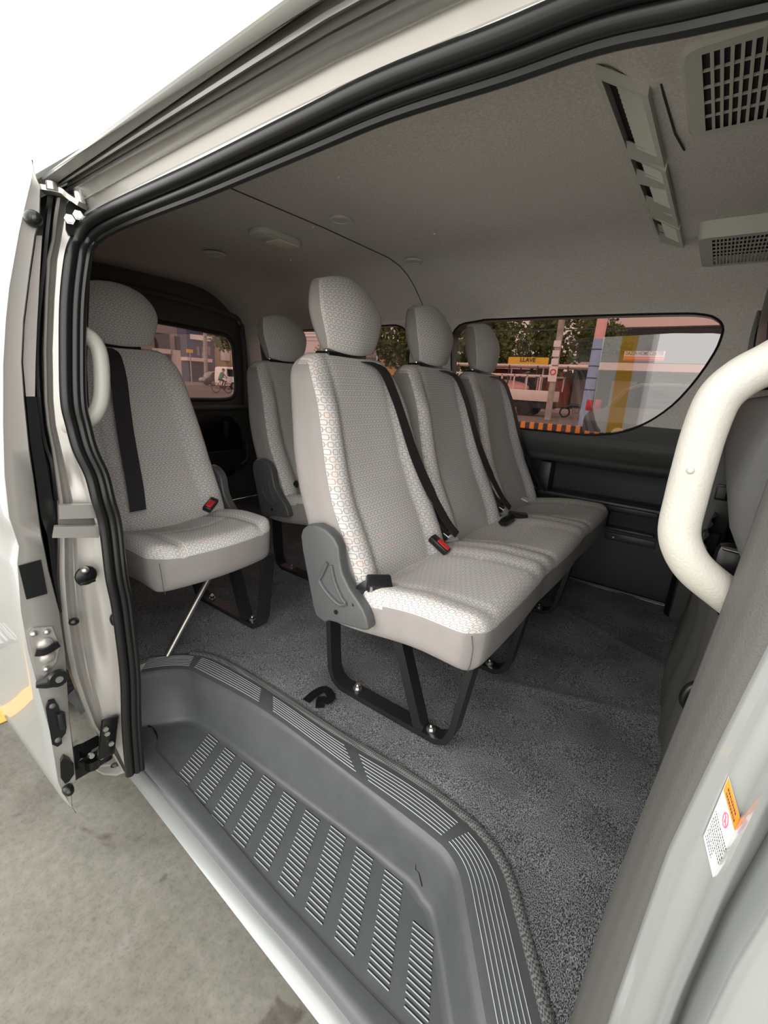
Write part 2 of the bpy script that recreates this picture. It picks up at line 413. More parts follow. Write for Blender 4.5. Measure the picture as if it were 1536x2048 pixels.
# -- ceiling: headliner with the arch on both sides and the duct housing to the front
CP = [(.452, 1.118), (.460, 1.150), (.475, 1.185), (.51, 1.235), (.56, 1.280), (.63, 1.315), (.72, 1.332), (.85, 1.338), (1.25, 1.342), (1.62, 1.337), (1.70, 1.325), (1.77, 1.30), (1.825, 1.267), (1.885, 1.22), (1.925, 1.185), (1.95, 1.15)]
CPL = [0]
for a, b in zip(CP, CP[1:]): CPL.append(CPL[-1]+math.hypot(b[0]-a[0], b[1]-a[1]))
def cpt(t):
    s = t*CPL[-1]
    for i in range(len(CP)-1):
        if s <= CPL[i+1]+1e-9:
            k = (s-CPL[i])/(CPL[i+1]-CPL[i]); return CP[i][0]+(CP[i+1][0]-CP[i][0])*k, CP[i][1]+(CP[i+1][1]-CP[i][1])*k
    return CP[-1]
def duct_drop(x, y):
    k = sstep(.66, .78, y)*(1-sstep(1.62, 1.78, y))
    return .045*sstep(-.26, -.175, x)*k
def ceil_f(u, v):
    x = XR+(XF-XR)*u; y, z = cpt(v)
    z -= duct_drop(x, y)
    z -= .10*sstep(-2.2, -2.62, x)*0
    if abs(x+1.2) < .004: # the seam between the two headliner halves
        z += .003 if 0 else 0
    return Vector((x, y, z))
c_ = M(); c_.grid(ceil_f, 400, 70, 'headliner'); ceiling = c_.build('ceiling'); tag(ceiling, 'beige felt headliner arching over the van cabin', kind='structure')
sm = M(); sm.sweep([Vector((-1.2, cpt(t/60)[0], cpt(t/60)[1]-.0012)) for t in range(8, 60)], [(-.0016, -.001), (.0016, -.001), (.0016, .001), (-.0016, .001)], 'bark', up=(1, 0, 0))
sm.build('seam', ceiling)

# -- far wall with two side windows
def wpt(px, py): p = aty(px, py, wy); return (p.x, p.z)
win1 = [wpt(*p) for p in [(905, 648), (960, 640), (1100, 634), (1300, 628), (1390, 627), (1425, 632), (1443, 645), (1447, 660), (1437, 692), (1412, 733), (1380, 775), (1345, 812), (1300, 843), (1262, 860), (1220, 869), (1170, 870), (1100, 863), (1030, 856), (950, 846)]]
xl = -1.06
win1 = [(xl+.03, 1.125), (-.9, 1.14)] + win1[1:-1] + [(-.85, .694), (xl+.05, .70), (xl, .74), (xl-.01, 1.08)]
win2 = [(-2.40, .72), (-1.38, .715), (-1.33, .75), (-1.30, 1.06), (-1.33, 1.115), (-1.38, 1.13), (-2.38, 1.11), (-2.44, 1.07), (-2.45, .78)]
def round_poly(poly, n=3, R=None):
    out = []; m = len(poly)
    for i in range(m):
        a, b, c = Vector(poly[i-1]), Vector(poly[i]), Vector(poly[(i+1) % m])
        r = min((a-b).length, (c-b).length)*.45
        if R: r = min(r, R)
        p, q = b+(a-b).normalized()*r, b+(c-b).normalized()*r
        for k in range(n+1):
            t = k/n; v = p*(1-t)**2+b*2*t*(1-t)+q*t*t; out.append((v.x, v.y))
    return out
win1 = round_poly(win1, 2); win2 = round_poly(win2)
def holed(outer, holes):
    bm = bmesh.new()
    for lp in [outer]+holes:
        vs = [bm.verts.new((p[0], p[1], 0)) for p in lp]
        for i in range(len(vs)): bm.edges.new((vs[i], vs[(i+1) % len(vs)]))
    bmesh.ops.triangle_fill(bm, use_beauty=True, use_dissolve=False, edges=bm.edges[:])
    return bm
def densify(p, q, n): return [(p[0]+(q[0]-p[0])*k/n, p[1]+(q[1]-p[1])*k/n) for k in range(n)]
wl = M()
o_ = densify((XR, .72-.04), (XF, .68), 8)+densify((XF, .68), (XF, 1.15), 3)+densify((XF, 1.15), (XR, 1.15), 8)+densify((XR, 1.15), (XR, .68), 3)
bm = holed(o_, [win1, win2])
for zz in (.72, .745):
    bmesh.ops.bisect_plane(bm, geom=bm.verts[:]+bm.edges[:]+bm.faces[:], plane_co=(0, zz, 0), plane_no=(0, 1, 0))
bm.verts.index_update()
mats_ = []
for ff in bm.faces:
    c0 = ff.calc_center_median(); mats_.append('wall_vinyl' if c0.y < .745 else 'headliner')
wl.add([Vector((v.co.x, wy(v.co.y), v.co.y)) for v in bm.verts], [[v.index for v in ff.verts] for ff in bm.faces], mats_); bm.free()
# lower lining, with the long storage recess
zs = [(0, 2.135), (.04, 2.13), (.20, 2.125), (.30, 2.12), (.395, 2.10), (.41, 2.16), (.42, 2.17), (.53, 2.16), (.545, 2.155), (.552, 2.09), (.565, 2.074), (.585, 2.068), (.60, 2.055), (.64, 2.035), (.68, 2.03)]
def low(u, v):
    x = XR+(XF-XR)*u; t = v*(len(zs)-1); i = min(int(t), len(zs)-2); k = t-i
    return Vector((x, zs[i][1]+(zs[i+1][1]-zs[i][1])*k, zs[i][0]+(zs[i+1][0]-zs[i][0])*k))
wl.grid(low, 20, 14*3, lambda u, v: 'wall_vinyl' if v > .62 else 'dark_plastic')
wall_left = wl.build('wall_left'); tag(wall_left, 'far side wall lined with dark vinyl below and beige felt above', kind='structure')
def wprism(poly, y0, y1, m, bev=.004, name='panel'):
    q = M(); q.prism(poly, 1, y0, y1, m, bev); return q.build(name, wall_left)
# recess end block, armrest ledge, cup pocket, lighter socket plate, lower panel lip, base bead
bl = M(); bl.box((-.585, 2.125, .475), (.05, .08, .14), 'dark_plastic', bev=.006); bl.build('divider', wall_left)
p1, p2 = at(1217, 1000, 1, 2.08), at(1335, 1068, 1, 2.08)
a = M(); a.box(((p1.x-.10)/2-.01, 2.105, .395), (abs(p1.x)-.09, .07, .035), 'dark_plastic', bev=.008)
a.box((p1.x/2-.05, 2.10, .30), (abs(p1.x)-.11, .05, .012), 'dark_plastic', bev=.004)
a.box((p1.x+.005, 2.10, .345), (.012, .05, .10), 'dark_plastic', bev=.004); a.box((-.095, 2.10, .345), (.012, .05, .10), 'dark_plastic', bev=.004)
a.build('pocket', wall_left)
a = M(); a.box((-.355, 2.10, .405), (1.1-.0, .06, .022), 'dark_plastic', bev=.007)
a.build('ledge', wall_left)
def socket_plate():
    a = M(); q = at(1245, 1078, 1, 2.12); x0, x1 = at(1210, 1065, 1, 2.12), at(1310, 1095, 1, 2.12)
    a.box(((x0.x+x1.x)/2, 2.118, (x0.z+x1.z)/2), (x1.x-x0.x, .008, .034), 'dark_plastic', bev=.003)
    pl = a.build('socket_plate', wall_left)
    s_ = M(); c = Vector((q.x-.035, 2.112, (x0.z+x1.z)/2)); s_.cyl(c, c+Vector((0, -.006, 0)), .012, 'rubber', 20); s_.build('socket', pl)
    s_ = M(); s_.cyl(c+Vector((0, -.004, 0)), c+Vector((0, -.009, 0)), .004, 'steel', 14); s_.build('socket_pin', pl)
    s_ = M(); s_.box((q.x-.015, 2.112, (x0.z+x1.z)/2), (.0015, .004, .034), 'rubber'); s_.build('groove', pl)
socket_plate()
a = M(); a.tube([(XR, 2.118, .012), (XF, 2.118, .012)], .006, 'dark_plastic', 8); a.build('base_bead', wall_left)
# front corner: post with seat-belt slot, ribbed kick post
a = M(); a.box((.065, 2.06, .36), (.11, .16, .72), 'wall_vinyl', bev=.02); post = a.build('post', wall_left)
sl = at(1445, 985, 1, 1.978); a = M(); a.box((sl.x, 1.979, sl.z), (.040, .008, .058), 'rubber', bev=.003); bz = a.build('slot_bezel', wall_left)
a = M(); a.box((sl.x-.003, 1.973, sl.z), (.028, .008, .044), 'wall_vinyl', bev=.003); a.build('slot_cover', bz)
a = M(); k1 = at(1350, 1215, 1, 2.05); a.tube([(.045, 2.07, 0), (.045, 2.065, .26)], .055, 'rubber', 20); kp = a.build('kick_post', wall_left)
a = M(); q = at(1369, 1222, 1, 2.02); a.ball(q, .004, 'white_tag', 6); a.build('clip', wall_left)
a = M(); a.box((.075, 1.96, .30), (.055, .05, .20), 'wall_vinyl', bev=.01); a.build('belt_reel_cover', wall_left)
# round fixings of the headliner over the window
for px, py in ((1122, 609), (914, 622)):
    q = aty(px, py, wy); a = M(); a.cyl(q+Vector((0, .004, 0)), q+Vector((0, -.003, -.001)), .007, 'headliner', 16, .006); a.build('trim_clip', wall_left)
# windows
def window(name, poly, label):
    root = thing(name, (sum(p[0] for p in poly)/len(poly), 2.0, .69), label, None, kind='structure')
    g_ = M(); gy = lambda z: 2.048-.05*(z-.69)
    g_.add([Vector((p[0], gy(p[1]), p[1])) for p in poly], [tuple(range(len(poly)))], 'tinted_glass', flat=True)
    g_.build('glass', root)
    r_ = M(); pts = [Vector((p[0], wy(p[1]), p[1])) for p in poly]; n = len(pts)
    ins = [Vector((p.x, gy(p.z)+.002, p.z)) for p in pts]
    r_.add(pts+ins, [(i, (i+1) % n, n+(i+1) % n, n+i) for i in range(n)], 'rubber'); r_.tube(pts, .004, 'rubber', 8, closed=True)
    r_.build('rubber_seal', root); return root
window('window_1', win1, 'tinted side window behind the three-seat bench')
window('window_2', win2, 'tinted side window further back on the far wall')
a = M(); a.add([(XF, .30, -.5), (XF, 2.2, -.5), (XF, 2.2, 1.40), (XF, .30, 1.40)], [(0, 1, 2, 3)], 'dark_plastic'); tag(a.build('front_light_block'), 'unseen dark plane across the cabin front, added to block light', kind='structure')  # unseen plane added to keep sky light out of the open front
# -- rear wall with the tailgate window
rw = M(); bm = holed(densify((.36, 0), (2.18, 0), 4)+densify((2.18, 0), (2.18, 1.38), 4)+densify((2.18, 1.38), (.36, 1.38), 4)+densify((.36, 1.38), (.36, 0), 4),
      [round_poly([(.62, .685), (1.80, .685), (1.885, .70), (1.90, .78), (1.885, 1.04), (1.84, 1.085), (1.25, 1.115), (.66, 1.09), (.60, 1.02)])])
for zz in (.62,): bmesh.ops.bisect_plane(bm, geom=bm.verts[:]+bm.edges[:]+bm.faces[:], plane_co=(0, zz, 0), plane_no=(0, 1, 0))
bm.verts.index_update()
rw.add([Vector((XR, v.co.x, v.co.y)) for v in bm.verts], [[v.index for v in ff.verts] for ff in bm.faces], ['wall_vinyl' if ff.calc_center_median().y < .62 else 'seal_grey' for ff in bm.faces]); bm.free()
wall_rear = rw.build('wall_rear'); tag(wall_rear, 'dark tailgate lining at the back of the van', kind='structure')
tgp = round_poly([(.62, .685), (1.80, .685), (1.885, .70), (1.90, .78), (1.885, 1.04), (1.84, 1.085), (1.25, 1.115), (.66, 1.09), (.60, 1.02)])
root = thing('window_3', (XR, 1.25, .685), 'tailgate window at the back of the van', None, kind='structure')
a = M(); a.add([Vector((XR-.02, p[0], p[1])) for p in tgp], [tuple(range(len(tgp)))], 'tinted_glass', flat=True); a.build('glass', root)
a = M(); a.tube([Vector((XR+.004, p[0], p[1])) for p in tgp], .013, 'dark_plastic', 8, closed=True); a.build('frame', root)
a = M(); a.tube(smooth([(XR+.03, .5, .64), (XR+.03, 1.86, .64), (XR+.03, 1.955, .69), (XR+.03, 1.945, 1.10), (XR+.03, 1.88, 1.20), (XR+.02, 1.3, 1.25), (XR+.02, .6, 1.24)], 6), .016, 'front_seat_back', 8); a.build('gate_frame', wall_rear)
a = M(); a.prism(round_poly([(.5, .16), (1.93, .16), (1.93, .60), (.5, .60)]), 0, XR, XR+.02, 'rubber', .004); a.build('gate_panel', wall_rear)
a = M(); a.prism(round_poly([(.5, .22), (1.95, .22), (1.95, .36), (.5, .36)]), 0, XR, XR+.05, 'dark_plastic', .01); a.build('gate_trim', wall_rear)
a = M(); a.tube(smooth([(XR+.06, 1.93, .42), (XR+.06, 1.93, .30), (XR+.06, 1.88, .26)], 6), .008, 'front_seat_back', 8); a.build('pull_handle', wall_rear)
a = M(); a.box((XR+.045, 1.78, .50), (.02, .03, .10), 'dark_plastic', bev=.004); a.build('catch_cover', wall_rear)
# ------------------------------------------------------------------ the near side of the body: jamb, roof rail, pillar, sill
body = thing('wall_right', (-.5, .36, 0), 'silver painted door opening of the van with its pillars, rail and sill', None, kind='structure')
rows = [(395, 112, 172), (440, 106, 160), (480, 102, 150), (520, 92, 146), (600, 88, 138), (700, 85, 133), (800, 87, 134), (850, 92, 139), (900, 102, 152), (950, 108, 172), (1000, 114, 188), (1050, 116, 202), (1150, 114, 216), (1200, 116, 226), (1250, 121, 233), (1300, 128, 242), (1350, 139, 249), (1400, 158, 251), (1450, 180, 252), (1500, 218, 258), (1545, 246, 268)]
def jamb(u, v):
    t = v*(len(rows)-1); i = min(int(t), len(rows)-2); k = t-i
    r = [rows[i][q]+(rows[i+1][q]-rows[i][q])*k for q in range(3)]
    xs = [(0, -1.045), (.05, -1.022), (.16, -1.014), (.22, -1.030), (.34, -1.034), (.42, -1.012), (.8, -1.002), (1, -.992)]
    x = lerp(xs, u)
    z_ = .55
    # pressed hollow in the lower half of the jamb
    x -= .020*bump_(u, .52, .30)*bump_(v, .70, .17) + .006*bump_(u, .6, .3)*bump_(v, .45, .05)
    return at(r[1]+(r[2]-r[1])*u, r[0], 0, x)
a = M(); a.grid(jamb, 40, 120, 'inner_paint'); a.build('rear_pillar', body)
# body side behind the jamb (under the parked door) and cabin side lining
a = M(); prof = [(.40, 1.16), (.375, 1.05), (.345, .85), (.335, .70), (.335, .30), (.345, -.05), (.36, -.30)]
def side(u, v):
    t = v*(len(prof)-1); i = min(int(t), len(prof)-2); k = t-i
    return Vector((-1.05-1.6*u, prof[i][0]+(prof[i+1][0]-prof[i][0])*k+.03, prof[i][1]+(prof[i+1][1]-prof[i][1])*k))
a.grid(lambda u, v: side(u, v*.52), 4, 14, 'silver_paint')
a.grid(lambda u, v: side(.38+.62*u, .52+.34*v), 4, 10, 'silver_paint')
def side2(u, v):
    p = side(u, v); return Vector((-1.0-1.65*u, p.y+.014, max(p.z, -.02)))
a.grid(side2, 4, 24, 'wall_vinyl'); a.build('rear_side', body)
# stepped rail band hanging in the jamb (guide channel ends)
def quad(px, x, m, th=.006, name='plate', par=None):
    P = [at(p[0], p[1], 0, x) for p in px]; q = M(); n = len(P)
    q.add(P+[p+Vector((th, -th*.3, 0)) for p in P], [tuple(range(n))]+[tuple(n+i for i in range(n))[::-1]]+[(i, (i+1) % n, n+(i+1) % n, n+i) for i in range(n)], m, flat=True)
    return q.build(name, par or body)
quad([(117, 1008), (194, 1006), (196, 1033), (118, 1035)], -.995, 'inner_paint', .012, 'guide_rail')
quad([(118, 1035), (197, 1034), (199, 1049), (118, 1049)], -1.0, 'steel', .002, 'guide_rail')
quad([(108, 1050), (197, 1049), (197, 1072), (104, 1072)], -.995, 'inner_paint', .012, 'guide_rail')
# door striker and rubber stops on the jamb
def blob(px, py, x, rx, rz, m, name, par, dep=.010):
    c = at(px, py, 0, x); q = M(); q.ball(c, (dep, rx, rz), m, 10); return q.build(name, par)
st = blob(172, 1151, -.992, .021, .021, 'rubber', 'striker', body)
blob(169, 1140, -.984, .008, .007, 'steel', 'bolt', st); a = M(); q = at(173, 1163, 0, -.98); a.box(q, (.016, .030, .006), 'rubber', bev=.002); a.build('striker_bar', st)
blob(226, 1240, -.985, .006, .014, 'rubber', 'jamb_plug', body)
hb = blob(148, 1243, -1.01, .010, .008, 'rubber', 'jamb_plug', body)
a = M(); a.sweep(smooth([at(140, 1388, 0, -1.06), at(158, 1402, 0, -1.05), at(172, 1422, 0, -1.035)], 5), [(-.012, -.003), (.012, -.003), (.012, .003), (-.012, .003)], 'rubber', up=(1, 0, 0)); a.build('cable_cover', body)
# upper roller arm bracket
a = M(); P = [(131, 415), (137, 405), (150, 408), (166, 412), (168, 425), (158, 455), (150, 475), (136, 472), (131, 460)]
P3 = [at(p[0], p[1], 0, -1.0) for p in P]; n = len(P3)
a.add(P3+[p+Vector((.010, -.003, 0)) for p in P3], [tuple(range(n)), tuple(n+i for i in range(n))[::-1]]+[(i, (i+1) % n, n+(i+1) % n, n+i) for i in range(n)], 'rubber', flat=True)
ub = a.build('hinge_plate', body)
for q in ((139, 440), (156, 432)):
    c = at(q[0], q[1], 0, -.988); a = M(); a.cyl(c, c+Vector((.006, -.002, 0)), .0085, 'steel', 6); a.cyl(c+Vector((.006, -.002, 0)), c+Vector((.009, -.003, 0)), .006, 'chrome', 6); a.build('bolt', ub)
# lower bracket plate with bolts at the rear end of the sill, black roller gear behind it
lb = [at(150, 1540, 2, -.16), at(172, 1532, 2, -.15), at(230, 1528, 2, -.14), at(282, 1515, 2, -.14), at(284, 1528, 2, -.14), at(232, 1548, 2, -.15), at(205, 1546, 2, -.16), at(182, 1532, 2, -.165)]
a = M(); n = len(lb); a.add(lb+[p-Vector((0, 0, .006)) for p in lb], [tuple(range(n)), tuple(n+i for i in range(n))[::-1]]+[(i, (i+1) % n, n+(i+1) % n, n+i) for i in range(n)], 'inner_paint', flat=True)
lbo = a.build('sill_bracket', body)
for q in ((229, 1533), (244, 1529)):
    c = at(q[0], q[1], 2, -.14); a = M(); a.cyl(c, c+Vector((0, 0, .004)), .009, 'steel', 16); a.cyl(c+Vector((0, 0, .004)), c+Vector((0, 0, .009)), .005, 'steel', 6); a.build('bolt', lbo)
a = M()
for (px, py, x, r) in ((160, 1512, -1.09, .030), (178, 1500, -1.07, .020), (192, 1515, -1.05, .018), (205, 1505, -1.03, .014), (185, 1525, -1.04, .016)):
    c = at(px, py, 0, x); a.cyl(c-Vector((0, .0, .012)), c+Vector((0, .0, .012)), r, 'rubber', 14)
a.box(at(172, 1515, 0, -1.10), (.06, .10, .05), 'rubber', bev=.006)
a.sweep([at(165, 1518, 0, -1.06), at(195, 1500, 0, -1.03), at(216, 1488, 0, -1.0)], [(-.010, -.004), (.010, -.004), (.010, .004), (-.010, .004)], 'rubber', up=(0, 0, 1))
for p in ((180, 1510), (200, 1512)):
    c = at(p[0], p[1], 0, -1.03); a.cyl(c, c+Vector((.012, 0, .004)), .006, 'steel', 8)
rg = a.build('roller_gear', body)
a = M(); c = at(216, 1474, 0, -.995); a.box(c, (.012, .036, .10), 'rubber', Matrix.Rotation(-.2, 3, 'X'), bev=.004); hp = a.build('hinge_plate', body)
for p in ((211, 1457), (214, 1466), (222, 1486)):
    c = at(p[0], p[1], 0, -.986); a = M(); a.cyl(c, c+Vector((.005, -.001, 0)), .006, 'steel', 6); a.build('bolt', hp)
# rail over the opening: measured at two stations, swept along the van
bands = [(.362, 268, 5, 'silver_paint'), (.364, 277, 15, 'inner_paint'), (.379, 306, 57, 'rubber'), (.388, 308, 62, 'inner_paint'), (.386, 315, 82, 'silver_paint'), (.388, 321, 95, 'inner_paint'), (.402, 325, 102, 'inner_paint'), (.400, 335, 122, 'rubber'), (.391, 338, 128, 'chrome'), (.390, 347, 146, 'chrome'), (.398, 350, 151, 'inner_paint'), (.409, 377, 178, 'silver_paint'), (.404, 381, 181, 'silver_paint'), (.410, 384, 185, 'inner_paint'), (.4165, 407, 228, 'inner_paint'), (.411, 411, 232, 'silver_paint'), (.411, 416, 244, 'silver_paint'), (.418, 422, 254, 'rubber'), (.455, 430, 262, 'inner_paint')]
A_ = [at(200, b[1], 1, b[0]) for b in bands]; B_ = [at(560, b[2], 1, b[0]) for b in bands]
def rail(u, j):
    x = -1.02+1.5*u; p, q = A_[j], B_[j]; t = (x-p.x)/(q.x-p.x); t2 = min(t, 1.15)
    return Vector((x, p.y, p.z+(q.z-p.z)*t2))
a = M(); nb = len(bands); nu = 14
for j in range(nb-1):
    vs = [rail(i/nu, j) for i in range(nu+1)]+[rail(i/nu, j+1) for i in range(nu+1)]
    a.add(vs, [(i, i+1, nu+2+i, nu+1+i) for i in range(nu)], bands[j][3])
rr = a.build('roof_rail', body, sharp=25)
a = M(); t0 = rail(0, 0)
q_ = Vector((0, .24, .19)); q_2 = Vector((0, .12, .098)); a.add([rail(0, 0), rail(1, 0), rail(1, 0)+q_2, rail(0, 0)+q_2, rail(1, 0)+q_, rail(0, 0)+q_, rail(0, 0)+Vector((-1.6, .02, -.05)), rail(0, 0)+Vector((-1.6, .15, .06)), rail(0, 0)+Vector((-1.6, .32, .175))], [(0, 1, 2, 3), (3, 2, 4, 5), (0, 3, 7, 6), (3, 5, 8, 7)], 'silver_paint')
a.add([Vector((-2.75, .60, 1.372)), Vector((1.5, .60, 1.372)), Vector((1.5, 2.1, 1.372)), Vector((-2.75, 2.1, 1.372))], [(0, 1, 2, 3)], 'silver_paint'); a.build('roof_skin', body)
# little bump marks under the drip strip, end plate
a = M(); e0 = at(180, 400, 0, -1.0); a.sweep([at(172, 412, 0, -1.0), at(190, 398, 0, -.99), at(193, 383, 0, -.98)], [(-.012, -.002), (.012, -.002), (.012, .002), (-.012, .002)], 'silver_paint', up=(0, 1, 0)); a.build('end_plate', body)
# front pillar
def zx(px, y): return sorted([(at(p[0], p[1], 1, y).z, at(p[0], p[1], 1, y).x) for p in px])
c1 = zx([(1536, 960), (1470, 1150), (1375, 1400), (1270, 1660), (1200, 1850), (1140, 2040)], .44)
c3 = zx([(1536, 1290), (1440, 1480), (1335, 1700), (1230, 2000)], .405)
c6 = zx([(1521, 1588), (1440, 1760), (1345, 1983)], .385)
c7 = zx([(1536, 1685), (1450, 1835), (1350, 2022)], .388)
def ex(tab, z):
    if z > tab[-1][0]: return tab[-1][1]+(z-tab[-1][0])*.02
    return lerp(tab, z)
def pillar(u, v):
    z = -.22+1.42*v
    a1, a3, a6, a7 = ex(c1, z), ex(c3, z), ex(c6, z), ex(c7, z); a6 = max(a6, a3+.030); a7 = max(a7, a6+.012)
    pts = [(a1+.05, .50), (a1+.010, .462), (a1, .444), (a1+.003, .432), (a1+(a3-a1)*.45, .416), (a1+(a3-a1)*.8, .407), (a3, .405), (a3+.001, .402), (a3+.007, .396), (a3+.014, .3985), (a3+(a6-a3)*.94, .3985), (a6-.0015, .388), (a6, .382), (a6+.005, .384), (a7, .398), (a7+.002, .402), (a7+.004, .375), (a7+.006, .352), (a7+.012, .347), (a7+.05, .343), (a7+.45, .335)]
    t = u*(len(pts)-1); i = min(int(t+1e-6), len(pts)-2); k = t-i
    return Vector((pts[i][0]+(pts[i+1][0]-pts[i][0])*k, pts[i][1]+(pts[i+1][1]-pts[i][1])*k, z))
def split(u0, u1, nm, m, n):
    a = M(); a.grid(lambda u, v: pillar(u0+(u1-u0)*u, v), n, 60, m); return a.build(nm, body, sharp=50)
K = 20.
split(0, 6/K, 'pillar_trim', 'seal_grey', 24); split(6/K, 15/K, 'front_pillar', 'silver_paint', 36); a = M(); a.grid(lambda u, v: pillar(15/K+(1-15/K)*u, v), 20, 60, 'silver_paint'); a.build('front_door_skin', body, sharp=50)
a = M(); a.box((1.03, .36, .30), (.98, .05, 1.02), 'silver_paint'); a.build('front_door_panel', body)
wn = thing('window_4', (1.03, .36, .81), 'front passenger door window, out of view', None, kind='structure')
a = M(); a.add([(.52, .37, .81), (1.5, .37, .81), (1.5, .42, 1.20), (.52, .42, 1.20)], [(0, 1, 2, 3)], 'tinted_glass', flat=True); a.build('glass', wn)
# warning sticker on the pillar
sk = [at(p[0], p[1], 1, .3975) for p in [(1457, 1552), (1480, 1632), (1427, 1757), (1407, 1672)]]
def sticker_pt(u, v): return sk[0]*(1-u)*(1-v)+sk[1]*u*(1-v)+sk[2]*u*v+sk[3]*(1-u)*v
a = M()
nrm = Vector((0, -1, 0)); o1 = nrm*.0012
a.add([sticker_pt(u, v)+o1 for u, v in ((0, 0), (1, 0), (1, 1), (0, 1))]+[sticker_pt(u, v) for u, v in ((0, 0), (1, 0), (1, 1), (0, 1))], [(0, 1, 2, 3), (4, 5, 1, 0), (5, 6, 2, 1), (6, 7, 3, 2), (7, 4, 0, 3)], 'white_label', flat=True)
stk = a.build('warning_sticker'); tag(stk, 'white and orange warning sticker on the silver front pillar', 'sticker')
a = M(); o2 = nrm*.0018; a.add([sticker_pt(u, v)+o2 for u, v in ((0, 0), (1, 0), (1, .20), (0, .20))], [(0, 1, 2, 3)], 'orange_label', flat=True); a.build('orange_band', stk)
a = M(); o3_ = nrm*.0022
random.seed(3)
for r_ in range(9):
    u = .04
    while u < .93:
        l_ = random.uniform(.02, .07); v0 = .50+r_*.052
        if r_ > 5 and u > .55: break
        a.add([sticker_pt(x_, y_)+o3_ for x_, y_ in ((u, v0), (u+l_, v0), (u+l_, v0+.022), (u, v0+.022))], [(0, 1, 2, 3)], 'black_ink', flat=True); u += l_+.02
for r_ in range(2):
    u = .15
    while u < .8:
        l_ = random.uniform(.03, .07); v0 = .06+r_*.07
        a.add([sticker_pt(x_, y_)+o3_ for x_, y_ in ((u, v0), (u+l_, v0), (u+l_, v0+.035), (u, v0+.035))], [(0, 1, 2, 3)], 'black_ink', flat=True); u += l_+.025
a.build('small_print', stk)
a = M(); cc = [sticker_pt(.52+.14*math.cos(q*.2618), .34+.085*math.sin(q*.2618))+nrm*.002 for q in range(24)]; a.tube(cc, .00035, 'red_ink', 6, closed=True)
a.tube([sticker_pt(.42, .29)+nrm*.002, sticker_pt(.62, .39)+nrm*.002], .0003, 'red_ink', 6); a.tube([sticker_pt(.5, .30)+nrm*.002, sticker_pt(.5, .38)+nrm*.002, sticker_pt(.56, .36)+nrm*.002], .0003, 'red_ink', 6)
a.build('prohibition_mark', stk)
# door seal: double rubber bead all round the opening
SP = [at(1700, -105, 1, .426), at(1393, -24, 1, .426), at(1198, 26, 1, .426), at(1003, 101, 1, .426), at(768, 186, 1, .426), at(600, 263, 1, .426), at(400, 355, 1, .426), at(290, 402, 1, .425), at(222, 433, 1, .422), at(183, 457, 1, .414), at(164, 485, 1, .404), at(153, 520, 0, -.985), at(144, 600, 0, -.985), at(142, 700, 0, -.98), at(144, 800, 0, -.975), at(154, 850, 0, -.975), at(168, 900, 0, -.97), at(191, 950, 0, -.965), at(204, 1000, 0, -.96), at(218, 1050, 0, -.96), at(230, 1150, 0, -.955), at(240, 1200, 0, -.955), at(247, 1250, 0, -.955), at(258, 1350, 0, -.955), at(261, 1450, 0, -.955), at(268, 1545, 0, -.955)]
SPs = smooth(SP, 5)
a = M()
def off(P, d1, d2):
    out = []
    for i, p in enumerate(P):
        t = (P[min(i+1, len(P)-1)]-P[max(i-1, 0)]).normalized(); inw = Vector((0, 1, 0)) if abs(t.x) < .5 else Vector((0, 1, 0))
        sd = t.cross(Vector((0, 1, 0))).normalized()   # points out of / into the opening
        k = sstep(.5, .9, abs(t.x)); inn = Vector((.25, .97, 0)).normalized() if k < .5 else Vector((0, .75, -.66))
        inn = Vector((.25*(1-k), .97*(1-k)+.75*k, -.66*k)).normalized()
        out.append(p+inn*d1+sd*d2)
    return out
a.tube(off(SPs, -.009, 0), .0100, 'rubber', 10); a.tube(off(SPs, .007, .001), .008, 'rubber', 10); a.tube(off(SPs, .017, .002), .006, 'rubber', 8)
sill_l = [at(255, 1520, 2, -.152), at(283, 1536, 2, -.152), at(500, 1800, 2, -.152), at(712, 2040, 2, -.152), at(790, 2140, 2, -.152)]
a.tube([p+Vector((0, .007, -.003)) for p in sill_l], .010, 'rubber', 10)
tag(a.build('trim_2'), 'black double rubber seal around the door opening', kind='structure')
# sill: bright painted strip and body skirt
o1_ = [at(248, 1543, 2, -.156), at(273, 1573, 2, -.156), at(638, 2047, 2, -.156), at(720, 2160, 2, -.156)]
i1_ = [at(276, 1532, 2, -.15), at(300, 1556, 2, -.15), at(694, 2022, 2, -.15), at(775, 2130, 2, -.15)]
a = M(); vs = []
for p, q in zip(i1_, o1_): vs += [q+Vector((0, .10, -.08)), q+Vector((0, .016, -.03)), q, q*.5+p*.5+Vector((0, 0, .003)), p, p+Vector((0, .06, -.03))]
a.add(vs, [(6*i+k, 6*i+k+1, 6*i+7+k, 6*i+6+k) for i in range(3) for k in range(5)], 'silver_paint'); a.build('sill', body)

